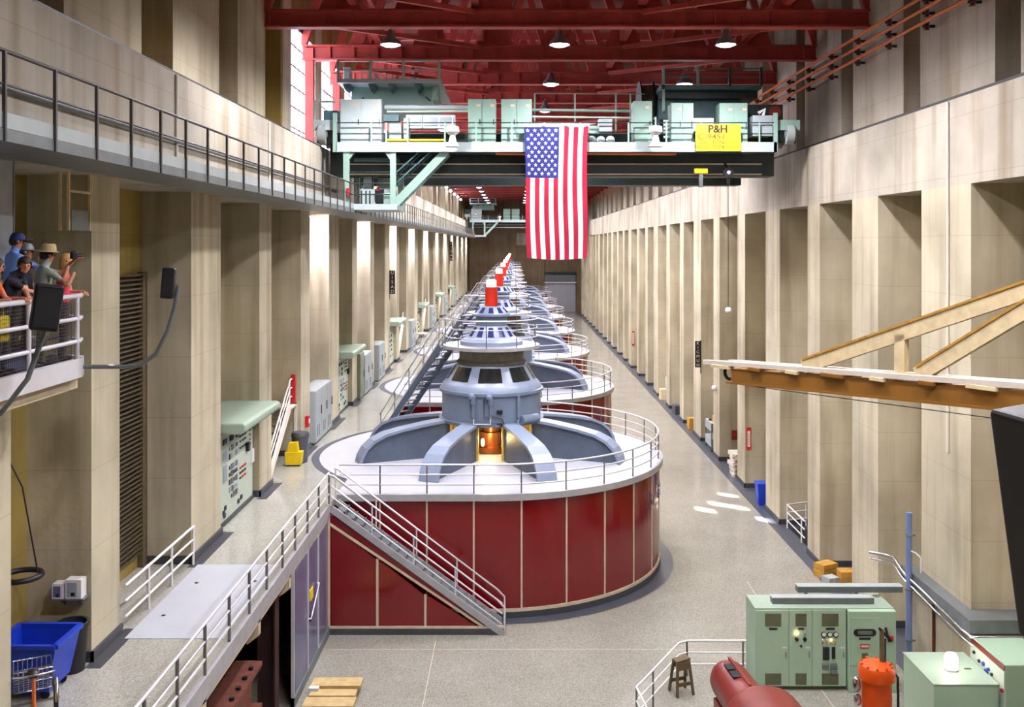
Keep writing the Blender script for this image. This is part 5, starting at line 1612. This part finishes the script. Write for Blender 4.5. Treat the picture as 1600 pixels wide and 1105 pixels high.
    # hair cap
    if hair:
        hb = MB()
        n, m = 16, 8
        vs_ = []
        cen = hc + up * 0.06 * s - hd_dir * 0.012 * s
        for i in range(m + 1):
            th = i / m * math.radians(128)
            for k in range(n):
                ph = 2 * PI * k / n
                rr = 0.108 * s
                cut = 1.0
                dirv = up * math.cos(th) + (hd_dir * math.cos(ph) + side_h * math.sin(ph)) * math.sin(th)
                front = math.cos(ph)
                th2 = th * (0.52 if front > 0.55 else 0.8 if front > 0 else 1.0)
                dirv = up * math.cos(th2) * 1.08 + (hd_dir * math.cos(ph) * 1.02 + side_h * math.sin(ph) * 0.93) * math.sin(th2)
                drop = -up * hair_long * s * max(0, (th2 - 1.2)) if front < 0.3 else Vector((0, 0, 0))
                vs_.append(cen + dirv * rr + drop)
        fs = [(i * n + k, (i + 1) * n + k, (i + 1) * n + (k + 1) % n, i * n + (k + 1) % n) for i in range(m) for k in range(n)]
        hb.add(vs_, fs, True)
        hb.build('hair', hair, t)
    t['_head'] = 0
    del t['_head']
    return t, hc, up, hd_dir, s

def brim_hat(t, hc, up, hd, s, m_, brim, crown):
    o = MB().lathe([(brim, 0.0), (0.115, 0.015), (0.108, crown * 0.75), (0.09, crown), (0.0, crown * 0.93)], 24).lathe([(brim, 0.0), (0.115, -0.005)], 24).build('hat', m_, t)
    q = up.to_track_quat('Z', 'Y')
    o.location = hc + up * 0.1 * s; o.rotation_euler = q.to_euler()
    return o
def cap(t, hc, up, hd, s, m_):
    m = MB().lathe([(0.112, 0.0), (0.108, 0.05), (0.07, 0.105), (0.0, 0.12)], 20)
    m.prism([(-0.09, -0.1), (0.09, -0.1), (0.07, -0.2), (-0.07, -0.2)], 'z', -0.005, 0.008)
    o = m.build('hat', m_, t)
    o.location = hc + up * 0.085 * s
    o.rotation_euler = (0, 0, math.atan2(hd.y, hd.x) + PI / 2)
def camera_prop(label, p, rz):
    t = thing('photo_camera', label, 'camera', p, rz)
    bevel(MB().box(-0.07, 0.07, -0.035, 0.035, -0.05, 0.05).build('camera_body', 'black', t), 0.01)
    MB().cyl((0, -0.035, 0), (0, -0.12, 0), 0.036, 14).build('lens', 'black', t)
    MB().box(-0.025, 0.025, -0.03, 0.03, 0.05, 0.075).build('finder', 'black', t)
RT = BZ + 1.07
# man in a navy shirt leaning on the rail
person('man in navy polo leaning with forearms on the balcony rail', (-7.42, 13.85, BZ), 0.0, 1.78, 0.5, -0.25, -0.9,
       (-6.9, 13.6, RT + 0.06), (-6.9, 14.1, RT + 0.06), 'shirt_navy', 'trousers', 'skin', 'hair_dark')
person('dark haired woman in orange top at the left edge of balcony', (-7.3, 13.3, BZ), 0.25, 1.68, 0.12, -0.15, 0.4,
       (-6.92, 13.45, RT + 0.05), (-6.92, 13.2, RT + 0.05), 'shirt_orange', 'trousers', 'skin_tan', 'hair_dark', 0.14, 0.15)
t, hc, up, hd, s = person('visitor in blue shirt and blue cap raising a camera', (-7.72, 14.75, BZ + 0.28), 0.9, 1.74, 0.05, -0.1, -0.2,
       (-7.42, 15.08, BZ + 1.78), (-7.36, 14.86, BZ + 1.76), 'shirt_blue', 'trousers', 'skin_tan', 'hair_dark', 0.0, 1.0)
cap(t, hc, up, hd, s, 'cap_blue')
camera_prop('small black camera held by the visitor in blue', (-7.36, 15.02, BZ + 1.84), 0.9 + PI / 2)
t, hc, up, hd, s = person('man in sage shirt and tan brimmed hat with a camera', (-7.33, 14.85, BZ), 0.75, 1.82, 0.1, -0.05, 0.0,
       (-6.93, 15.06, BZ + 1.62), (-6.9, 14.82, BZ + 1.56), 'shirt_sage', 'trousers_khaki', 'skin_tan', 'hair_dark', 0.0, 0.75)
brim_hat(t, hc, up, hd, s, 'hat_tan', 0.2, 0.13)
camera_prop('black camera held up by the man in the tan hat', (-6.9, 15.0, BZ + 1.7), 0.75 + PI / 2)
person('blond visitor in pink top with an arm along the rail end', (-7.25, 15.38, BZ), 0.3, 1.72, 0.05, -0.1, 0.3,
       (-6.98, 15.45, RT + 0.05), (-6.95, 15.15, BZ + 1.45), 'shirt_pink', 'trousers', 'skin', 'hair_blond', 0.1, 0.25)
t, hc, up, hd, s = person('visitor in a grey cap standing behind the hat wearer', (-7.8, 15.25, BZ), 0.4, 1.86, 0.0, 0.0, 0.0,
       (-7.6, 15.5, BZ + 0.9), (-7.55, 15.05, BZ + 0.9), 'shirt_navy', 'trousers', 'skin_tan', 'hair_dark', 0.0, 0.7)
cap(t, hc, up, hd, s, 'grey_steel')
yb_ = thing('tote_bag', 'yellow bag carried behind the railing at left edge', 'bag', (-7.0, 13.0, BZ + 0.55))
bevel(MB().box(-0.06, 0.06, -0.2, 0.2, 0, 0.36).build('bag_body', 'yellow_bag', yb_), 0.03)
MB().tube([(0, -0.12, 0.36), (0, -0.1, 0.5), (0, 0.1, 0.5), (0, 0.12, 0.36)], 0.012, 6).build('bag_strap', 'yellow_bag', yb_)

# ================================================================== right side, near
gc = thing('switchgear_cabinet', 'pale green switchgear of four doors with meters, lower right', 'cabinet', (6.42, 25.7, 0))
bevel(MB().box(0, 2.44, 0, 1.0, 0.1, 2.17).build('cabinet_body', 'cab_green', gc), 0.015)
MB().box(0.0, 2.44, 0.05, 0.98, 0, 0.1).build('plinth', 'cab_dark', gc)
bevel(MB().box(2.46, 3.72, -0.16, 0.98, 0.0, 2.17).build('cabinet_bay', 'cab_green', gc), 0.02)
MB().box(0, 3.72, 0.0, 1.0, 2.17, 2.19).build('cabinet_top', 'cab_green_top_dimmed', gc)
for (a, b) in ((0.02, 0.88), (0.91, 1.5), (1.53, 2.42)):
    d = MB().box(a, b, -0.03, 0.0, 0.12, 2.14).build('cabinet_door', 'cab_green', gc)
    w = b - a
    for (z0, z1) in ((1.72, 2.06), (0.16, 0.46)):
        MB().box(a + w * 0.28, a + w * 0.78, -0.04, -0.03, z0, z1).build('vent_grille', 'cab_dark', d)
    MB().box(a + w * 0.4, a + w * 0.66, -0.045, -0.03, 1.63, 1.68).build('name_plate', 'black', d)
    MB().box(b - 0.08, b - 0.05, -0.08, -0.03, 0.9, 1.05).build('door_handle', 'chrome', d)
    MB().box(b - 0.16, b - 0.03, -0.04, -0.03, 1.13, 1.17).build('door_tag', 'white_paint', d)
for (x, z, r_, m_) in ((1.1, 1.54, 0.04, 'warm_lens'), (1.32, 1.54, 0.035, 'crane_grey'), (1.1, 1.38, 0.05, 'black'), (1.32, 1.38, 0.05, 'black'), (1.22, 1.2, 0.03, 'black')):
    MB().cyl((x, -0.03, z), (x, -0.07, z), r_, 12).build('knob' if m_ == 'black' else 'pilot_lamp', m_, gc)
for i in range(3):
    x = 1.83 + i * 0.16
    MB().cyl((x, -0.03, 1.5), (x, -0.06, 1.5), 0.075, 18).build('meter', 'black', gc)
    MB().cyl((x, -0.06, 1.51), (x, -0.065, 1.51), 0.055, 18).build('meter_dial', 'white_paint', gc)
for i in range(4):
    for (z, ms) in ((1.36, 'white_board'), (1.28, 'orange_bar')):
        MB().cyl((1.8 + i * 0.11, -0.03, z), (1.8 + i * 0.11, -0.06, z), 0.022, 8).build('pilot_lamp', 'warm_lens' if (i == 2 and z > 1.3) else ms, gc)
bevel(MB().box(1.8, 1.97, -0.09, -0.03, 0.84, 1.18).build('relay_case', 'black', gc), 0.015)
bevel(MB().box(2.04, 2.13, -0.08, -0.03, 0.86, 1.18).build('relay_case', 'black', gc), 0.015)
for (x, z) in ((1.88, 0.66), (2.1, 0.66), (2.1, 0.52)):
    bevel(MB().box(x - 0.1, x + 0.08, -0.1, -0.03, z - 0.06, z + 0.07).build('switch_block', 'grey_steel', gc), 0.015)
bd = MB().box(2.5, 3.25, -0.185, -0.16, 0.75, 2.0).build('breaker_door', 'cab_green', gc)
w_ = MB()
w_.prism([(2.66 + 0.09 * math.cos(t_), 1.62 + 0.09 * math.sin(t_)) for t_ in [PI / 2 + k * PI / 8 for k in range(9)]] +
         [(3.08 + 0.09 * math.cos(t_), 1.62 + 0.09 * math.sin(t_)) for t_ in [-PI / 2 + k * PI / 8 for k in range(9)]], 'y', -0.21, -0.185)
w_.build('breaker_window_frame', 'black', bd)
MB().box(2.68, 3.06, -0.215, -0.21, 1.57, 1.67).build('breaker_window', 'grey_steel', bd)
MB().box(2.72, 3.02, -0.2, -0.185, 1.43, 1.48).build('name_plate', 'black', bd)
MB().box(2.75, 2.99, -0.2, -0.185, 1.2, 1.31).build('warning_plate', 'red_paint', bd)
MB().box(2.77, 2.97, -0.203, -0.2, 1.23, 1.28).build('warning_text', 'white_board', bd)
MB().box(2.79, 2.95, -0.2, -0.185, 0.85, 1.07).build('vent', 'cab_dark', bd)
MB().bar((3.42, -0.2, 1.75), (3.5, -0.25, 1.4), 0.06, 0.05).build('breaker_lever', 'black', gc)
MB().box(3.5, 3.62, -0.22, -0.16, 1.42, 1.52).build('red_tag', 'red_paint', gc)
for (lab, x0, x1, y, z) in (('front grey cable duct lying on top of green switchgear', 0.55, 3.3, 0.3, 2.19), ('rear grey cable duct running from switchgear to right wall', 1.4, 4.3, 0.85, 2.3)):
    t = thing('cable_duct', lab, 'duct', (6.42, 25.7, z))
    MB().box(x0, x1, y, y + 0.25, 0.0, 0.16).build('duct_body', 'grey_steel', t)
    MB().box(x0 - 0.01, x1 + 0.01, y - 0.012, y + 0.262, 0.16, 0.175).build('duct_lid', 'locker_grey', t)
    if z > 2.25:
        for xx in (1.6, 3.0): MB().box(xx, xx + 0.08, y + 0.05, y + 0.14, -0.11, 0.0).build('duct_foot', 'grey_steel', t)
railing('corner_railing', 'low white railing turning a corner left of green switchgear', 'railing',
        [(6.38, 26.55, 0), (4.75, 26.55, 0), (4.5, 26.4, 0), (3.0, 23.75, 0), (3.12, 22.6, 0), (3.3, 20.5, 0)], 0.97, 3,
        [(4.75, 26.55, 0), (6.3, 26.55, 0), (3.55, 24.72, 0), (3.0, 23.75, 0), (3.2, 21.8, 0)], 0.03, 'white_paint', 0.028, 'rail_grey')
so = thing('wooden_stool', 'tall old wooden sawhorse stool inside the corner railing', 'stool', (4.42, 25.55, 0), 0.35)
MB().prism([(-0.2, 0.84), (0.2, 0.9), (0.2, 0.95), (-0.2, 0.89)], 'y', -0.13, 0.13).build('seat', 'dark_wood', so)
MB().box(-0.17, 0.17, -0.16, -0.13, 0.66, 0.86).build('apron', 'dark_wood', so)
MB().box(-0.17, 0.17, 0.13, 0.16, 0.66, 0.86).build('apron', 'dark_wood', so)
for sx in (-1, 1):
    for sy in (-1, 1):
        MB().bar((0.17 * sx, 0.1 * sy, 0.88), (0.24 * sx, 0.22 * sy, 0.0), 0.06, 0.06).build('leg', 'dark_wood', so)
MB().bar((-0.2, -0.17, 0.3), (0.2, -0.17, 0.3), 0.04, 0.09).bar((-0.2, 0.17, 0.3), (0.2, 0.17, 0.3), 0.04, 0.09).build('stretcher', 'dark_wood', so)
# dark red machine with a horizontal casing
rm_ = thing('red_machine', 'dark red cylindrical machine casing at the bottom right', 'machine', (5.36, 21.2, 1.4), 0.094)
def hlathe(prof, name, m_, parent, n=32):
    """lathe about the local y axis: prof (r, y)"""
    o = MB().lathe([(r, -y) for (r, y) in prof], n)
    o.v = [(x, -z, y) for (x, y, z) in o.v]
    return o.build(name, m_, parent)
hlathe([(0.0, 2.4), (0.2, 2.38), (0.38, 2.26), (0.46, 2.06), (0.48, 1.85), (0.5, 0.5), (0.52, 0.3)], 'motor_casing', 'machine_red', rm_)
hlathe([(0.5, 0.45), (0.6, 0.3), (0.84, -0.1), (0.86, -0.2), (0.86, -0.34), (0.55, -0.34)], 'flared_housing', 'machine_red', rm_)
hlathe([(0.55, -0.34), (0.95, -0.36), (0.95, -2.2), (0.0, -2.2)], 'main_housing', 'machine_red', rm_)
for a_, b_, z_ in ((1.75, 1.45, 0.0), (1.38, 1.05, 0.0)):
    MB().prism([(-0.21, a_), (-0.02, a_), (-0.02, b_), (-0.21, b_)], 'z', 0.455, 0.51).build('vent_opening', 'black', rm_)
MB().prism([(0.0, 2.1), (0.07, 2.1), (0.07, 0.6), (0.0, 0.6)], 'z', 0.46, 0.525).build('top_rib', 'machine_red', rm_)
MB().box(-0.45, 0.45, 0.6, 1.8, -1.4, -0.3).build('pedestal', 'machine_red', rm_)
MB().box(-0.7, 0.7, -2.2, 0.1, -1.4, -0.7).build('pedestal', 'machine_red', rm_)
# orange vertical pump
op = thing('orange_pump', 'bright orange vertical pump in front of the green switchgear', 'pump', (8.32, 22.1, 0))
MB().lathe([(0.5, 0.0), (0.5, 0.12), (0.3, 0.2), (0.3, 0.9), (0.4, 0.95), (0.4, 1.08), (0.33, 1.12), (0.335, 1.9), (0.4, 1.95), (0.41, 2.15), (0.36, 2.25), (0.2, 2.32), (0.0, 2.33)], 28).build('pump_body', 'pump_orange', op)
for k in range(10):
    t_ = 2 * PI * k / 10
    MB().cyl((0.34 * math.cos(t_), 0.34 * math.sin(t_), 2.2), (0.34 * math.cos(t_), 0.34 * math.sin(t_), 2.3), 0.03, 6).build('bolt', 'pump_orange', op)
MB().cyl((0.12, 0, 2.3), (0.12, 0, 3.05), 0.055, 8).build('valve_stem', 'dark_wood', op)
MB().bar((0.05, 0, 3.1), (0.34, 0, 2.8), 0.06, 0.06).cyl((0.2, 0, 2.85), (0.2, 0, 2.3), 0.02, 6).build('valve_lever', 'black', op)
MB().tube([(0.25, -0.1, 2.3), (0.45, -0.1, 2.0), (0.46, -0.1, 1.2), (0.4, -0.1, 0.6)], 0.03, 6).build('hose', 'black', op)
MB().ball((-0.46, 0, 1.8), 0.1, 10, 8, (1, 1, 1.8)).ball((-0.44, 0, 1.45), 0.09, 10, 8, (1, 1, 1.6)).build('gauge', 'chrome', op)
MB().cyl((-0.6, 0, 0.95), (0.75, 0, 0.95), 0.13, 12).build('outlet', 'pump_orange', op)
# big green box with a glowing jar lamp on top
gb = thing('green_housing', 'tall pale green metal housing carrying a glowing lamp', 'cabinet', (9.42, 21.6, 0))
bevel(MB().box(0, 1.46, 0, 1.7, 0, 2.0).build('housing_body', 'cab_green', gb), 0.015)
MB().box(-0.01, 1.47, -0.01, 1.71, 2.0, 2.03).build('housing_lid', 'cab_green_top_dimmed', gb)
MB().box(1.05, 1.2, 0.75, 0.8, 2.03, 2.05).build('lid_handle', 'cab_dark', gb)
MB().box(0.5, 0.58, -0.04, 0.0, 1.3, 1.45).build('latch', 'black', gb)
jl = thing('jar_lamp', 'glowing white jar lamp on top of green housing', 'lamp', (10.15, 22.35, 2.03))
MB().lathe([(0.0, 0.0), (0.13, 0.0), (0.14, 0.05), (0.15, 0.3), (0.11, 0.37), (0.0, 0.38)], 20).build('glass_jar', 'jar_glow', jl)
MB().lathe([(0.155, 0.0), (0.155, 0.03), (0.12, 0.035)], 20).build('lamp_base', 'white_board', jl)
d = bpy.data.lights.new('jar_light', 'POINT'); d.energy = 14; d.color = (1, 0.9, 0.75); d.shadow_soft_size = 0.15
o = bpy.data.objects.new('jar_light', d); C.objects.link(o); o.parent = jl; o.location = (0, 0, 0.55)
gp = thing('control_console', 'green console with maroon stripe at the right edge', 'console', (10.96, 21.5, 0))
bevel(MB().box(0.02, 1.2, 0, 1.65, 0, 2.5).build('console_body', 'cab_green', gp), 0.015)
MB().box(0.0, 0.02, 0.02, 1.62, 2.36, 2.48).build('maroon_stripe', 'machine_red', gp)
MB().box(0.0, 0.02, 0.02, 1.62, 0.1, 2.34).build('console_face', 'panel_mint', gp)
for (y, z, r_, m_) in ((0.8, 2.0, 0.07, 'blue_mark'), (0.95, 2.12, 0.05, 'blue_mark'), (0.7, 2.1, 0.04, 'blue_mark'), (1.15, 2.1, 0.04, 'black'), (1.4, 2.2, 0.04, 'black'), (0.85, 1.85, 0.05, 'black'), (0.55, 2.05, 0.035, 'black'), (0.08, 1.9, 0.045, 'red_paint')):
    MB().cyl((0.0, y, z), (-0.04, y, z), r_, 10).build('button' if m_ == 'red_paint' else 'knob', m_, gp)
# blue pipe on the pillar
bp_ = thing('blue_pipe', 'pale blue vertical pipe by the nearest right pillar', 'pipe', (10.85, 26.45, 0))
MB().cyl((0, 0, 0), (0, 0, 4.55), 0.085, 12).build('pipe', 'blue_pipe', bp_)
for z in (1.0, 2.4, 3.9):
    MB().cyl((0, 0, z), (0, 0, z + 0.05), 0.1, 12).bar((0, 0, z + 0.02), (0.17, 0, z + 0.02), 0.05, 0.04).build('clip', 'grey_steel', bp_)
MB().tube([(0.0, 0, 3.5), (0.1, -0.2, 3.5), (0.18, -0.35, 3.4), (0.18, -0.35, 3.0)], 0.02, 6).build('branch', 'rail_silver', bp_)
# ------------------------------------------------------------------ bays along the right wall
def crate(label, loc, rz, dims, m_='crate_wood'):
    L, Wd, H_ = dims
    t = thing('timber_crate', label, 'crate', loc, rz)
    n = 3
    for i in range(n):
        z = H_ * i / n
        for y in (0, Wd - 0.03):
            MB().box(0, L, y, y + 0.03, z + 0.01, z + H_ / n - 0.01).build('plank', m_, t)
        for x in (0.0, L - 0.03):
            MB().box(x, x + 0.03, 0.03, Wd - 0.03, z + 0.01, z + H_ / n - 0.01).build('plank', m_, t)
    for i in range(3):
        MB().box(0, L, Wd * i / 3 + 0.01, Wd * (i + 1) / 3 - 0.01, H_, H_ + 0.03).build('lid_board', m_, t)
    return t
crate('long yellow timber crate in the bay by the red post', (11.35, 33.4, 0), 0.0, (1.25, 0.5, 0.5))
crate('smaller yellow timber crate in front of the long one', (11.0, 34.2, 0), 0.5, (0.7, 0.5, 0.45))
cb_ = thing('grey_carton', 'grey carton on the floor against the smaller timber crate', 'box', (11.02, 33.55, 0), 0.4)
MB().box(-0.22, 0.22, -0.2, 0.2, 0, 0.34).build('carton_body', 'locker_grey', cb_)
MB().box(-0.03, 0.03, -0.202, 0.202, 0.0, 0.342).build('tape', 'strip_cream', cb_)
# stair well with white railings
railing('stairwell_railing', 'white railing round the stairwell in a right bay', 'railing', [(12.4, 40.8, 0.0), (11.45, 40.4, 0.0), (11.45, 38.0, 0.0)], 1.0, 3,
        [(11.45, 40.4, 0), (11.45, 38.4, 0), (12.35, 40.78, 0)], 0.035, 'white_paint', 0.032)
sw_ = struct('trim_5', MB().box(11.55, 12.6, 37.3, 40.3, 0.004, 0.012), 'black', 'flat black sheet painting the dark of a stairwell in a right bay')  # no opening here, the black colour stands for the unlit well
bn = thing('small_blue_bin', 'blue waste bin standing by a right wall pillar', 'bin', (11.35, 44.1, 0))
v_, f_ = frustum([(-0.2, -0.2), (0.2, -0.2), (0.2, 0.2), (-0.2, 0.2)], [(-0.28, -0.28), (0.28, -0.28), (0.28, 0.28), (-0.28, 0.28)], 0.0, 0.95)
MB().add(v_, f_).build('bin_body', 'blue_bin', bn)
MB().box(-0.31, 0.31, -0.31, 0.31, 0.95, 1.03).build('bin_rim', 'blue_bin', bn)
def red_sign(label, x, y, z, h):
    t = thing('red_sign', label, 'sign', (x, y, z))
    MB().box(0, 0.22, -0.05, 0, 0, h).build('sign_frame', 'red_paint', t)
    MB().box(0.045, 0.175, -0.056, -0.05, 0.16, h - 0.16).build('sign_strip', 'white_board', t)
    for i in range(5):
        MB().box(0.08, 0.145, -0.059, -0.056, 0.26 + i * (h - 0.5) / 5, 0.26 + (i + 0.55) * (h - 0.5) / 5).build('mark', 'locker_grey', t)
red_sign('narrow red sign with white strip on a right pillar', XR + 0.06, 47.19, 1.86, 1.1)
red_sign('narrow red sign on a pillar past the black vertical sign', XR + 0.06, 70.29, 2.2, 1.3)
red_sign('narrow red sign on a distant right pillar', XR + 0.06, 93.39, 2.2, 1.4)
for i in range(5):
    p_ = thing('pallet', ['bottom', 'second', 'middle', 'fourth', 'top'][i] + ' white pallet of the leaning stack in a right bay', 'pallet', (11.2 + 0.03 * (i % 2), 49.3 + 0.04 * i, 0.24 * i), 0.05 * (i % 3 - 1), 'white pallets in a stack')
    for x in (0.0, 0.45, 0.9): MB().box(x, x + 0.1, 0, 1.1, 0, 0.14).build('bearer', 'white_board', p_)
    for k in range(5): MB().box(0, 1.0, k * 0.24, k * 0.24 + 0.14, 0.14, 0.19).build('slat', 'white_board', p_)
wall_box('extinguisher_box', 'dark red box on the wall behind the pallet stack', 'alarm box', 12.1, 53.08, 1.2, 0.3, 0.5, 'machine_red', 'y', 'red_paint')
ct = thing('steel_cart', 'grey two tier steel cart loaded with parts in right bay', 'cart', (11.3, 55.3, 0))
for z in (0.25, 1.15):
    bevel(MB().box(0, 1.0, 0, 1.8, z, z + 0.5).build('tray', 'locker_grey', ct), 0.02)
for (x, y) in ((0.03, 0.03), (0.97, 0.03), (0.03, 1.77), (0.97, 1.77)):
    MB().box(x - 0.03, x + 0.03, y - 0.03, y + 0.03, 0.1, 1.65).build('leg', 'grey_steel', ct)
    MB().cyl((x - 0.02, y, 0.08), (x + 0.02, y, 0.08), 0.08, 10).build('castor', 'rubber', ct)
MB().box(0.2, 0.6, 0.3, 0.8, 1.65, 2.0).build('wooden_part', 'crate_wood', ct)
MB().tube([(0.1, 0.9, 1.7), (0.9, 1.6, 1.85)], 0.1, 10).build('pipe_part', 'slate', ct)
for i, (y, lab, m_, dims) in enumerate(((62.0, 'brown box on the floor of a far right bay', 'crate_wood', (0.7, 0.6, 0.7)), (67.5, 'dark drum box on floor of a far right bay', 'slate', (0.8, 0.8, 0.6)), (74.0, 'tan box near the wall in a distant right bay', 'pale_wood', (0.8, 0.7, 0.8)))):
    crate(lab, (11.25, y, 0), 0.1, dims, m_)
fx = thing('bulkhead_lamp', 'small white lamp fixture on a right pillar', 'lamp', (XR, 53.9, ZC - 8.0))
MB().ball((-0.12, 0, 0), 0.16, 12, 8).build('globe', 'white_paint', fx)
MB().cyl((0, 0, 0), (-0.08, 0, 0), 0.1, 12).build('backplate', 'grey_steel', fx)
ld = thing('rolling_ladder', 'white rolling ladder in a distant right bay', 'ladder', (11.4, 71.8, 0))
for x in (0.0, 0.6):
    MB().bar((x, 0.0, 0), (x, 0.7, 2.0), 0.05, 0.05).bar((x, 1.2, 0), (x, 0.75, 2.0), 0.05, 0.05).build('rail', 'white_paint', ld)
for k in range(6):
    MB().box(0.0, 0.6, 0.1 * k + 0.08, 0.1 * k + 0.22, 0.3 * k + 0.28, 0.3 * k + 0.31).build('rung', 'white_paint', ld)

# ------------------------------------------------------------------ timber boom reaching in from the right wall
A_ = Vector((4.33, 20.0, ZC - 2.68)); B_ = Vector((11.28, 8.65, ZC - 2.0))
dv = (B_ - A_); Ln = dv.length; dn = dv.normalized()
hor = Vector((dn.x, dn.y, 0)).normalized(); sdv = Vector((-hor.y, hor.x, 0)); upv = Vector((0, 0, 1))
bm_ = thing('timber_boom', 'ochre timber boom with pale planks and braces on the right', 'boom', (0, 0, 0))
def bp3(t_, s_=0.0, u_=0.0): return A_ + dn * (Ln * t_) + sdv * s_ + upv * u_
MB().bar(bp3(0.03), bp3(1.0), 0.3, 0.3).build('main_beam', 'ochre_beam', bm_)
MB().bar(bp3(0.02, -0.16, -0.14), bp3(1.0, -0.16, -0.14), 0.03, 0.04).build('beam_edge', 'ochre_beam', bm_)
for (s_, t0, t1, w) in ((-0.13, -0.03, 1.0, 0.13), (0.03, 0.12, 1.0, 0.1), (0.2, 0.0, 1.0, 0.12)):
    MB().bar(bp3(t0, s_, 0.25), bp3(t1, s_, 0.25), w, 0.085).build('plank', 'white_board', bm_)
for i in range(14):
    t_ = 0.01 + i * 0.072
    MB().bar(bp3(t_, -0.24, 0.18), bp3(t_, 0.28, 0.18), 0.28 if i % 3 else 0.5, 0.06).build('cleat', 'ochre_beam' if i % 2 else 'pale_wood', bm_)
# braces
def brace(t0, t1, z1, s_, name='brace'):
    a = bp3(t0, s_, 0.28); b = bp3(t1, s_, z1)
    MB().bar(a, b, 0.12, 0.26).build(name, 'pale_wood', bm_)
    MB().bar(a + upv * 0.14, b + upv * 0.14, 0.16, 0.04).build('brace_cap', 'crate_wood', bm_)
brace(0.16, 0.62, 2.25, 0.05)
brace(0.345, 0.53, 1.75, 0.05)
MB().bar(bp3(0.32, 0.05, 0.28), bp3(0.32, 0.05, 0.95), 0.12, 0.2, hor).build('king_post', 'pale_wood', bm_)
MB().bar(bp3(0.345, 0.05, 0.27), bp3(0.295, 0.05, 0.27), 0.14, 0.08).build('post_foot', 'pale_wood', bm_)
MB().bar(bp3(0.53, 0.05, 0.9), bp3(0.53, 0.05, 2.0), 0.1, 0.3, hor).build('gusset_post', 'pale_wood', bm_)
MB().bar(bp3(0.62, 0.05, 0.28), bp3(0.62, 0.05, 2.3), 0.12, 0.2, hor).build('king_post', 'pale_wood', bm_)
MB().bar(bp3(0.62, 0.05, 2.25), bp3(1.0, 0.05, 2.9), 0.1, 0.2).build('brace', 'pale_wood', bm_)
hkp = [bp3(0.015, 0, 0.05) + (dn * -0.16 * math.cos(t_)) * 0.9 + upv * (0.14 * math.sin(t_)) for t_ in [1.2 - k * 0.35 for k in range(9)]]
MB().tube(hkp, 0.035, 8).build('end_hook', 'black', bm_)
MB().tube([bp3(0.03, -0.1, -0.16), bp3(0.5, -0.14, -0.3), bp3(1.0, -0.14, -0.3)], 0.008, 5).build('cable', 'black', bm_)
# ------------------------------------------------------------------ dark loudspeaker close to the viewer at the right edge
ns = thing('near_loudspeaker', 'large dark loudspeaker close by at the right edge', 'loudspeaker', (1.85, 3.0, 0))
k_ = bevel(MB().box(-0.24, 0.24, -0.2, 0.2, -0.36, 0.4).build('speaker_box', 'black', ns, (0.02, 0, ZC - 0.9), (0, -0.14, 0.12)), 0.02, 3)
MB().tube([(-0.2, -0.2, 0.02), (-0.3, -0.22, 0.02), (-0.32, -0.22, -0.02)], 0.012, 6).build('bracket', 'rubber', k_)
bevel(MB().box(-0.335, -0.295, -0.24, -0.2, -0.19, 0.0).build('handle_grip', 'rubber', k_), 0.01)
MB().tube([(0.03, 0, ZC - 1.3), (0.06, 0, ZC - 1.9), (0.1, 0, 0.0)], 0.06, 10).build('stand_pole', 'black', ns)
MB().lathe([(0.35, 0.0), (0.35, 0.04), (0.06, 0.08), (0.0, 0.08)], 20).build('stand_base', 'black', ns, (0.1, 0, 0))
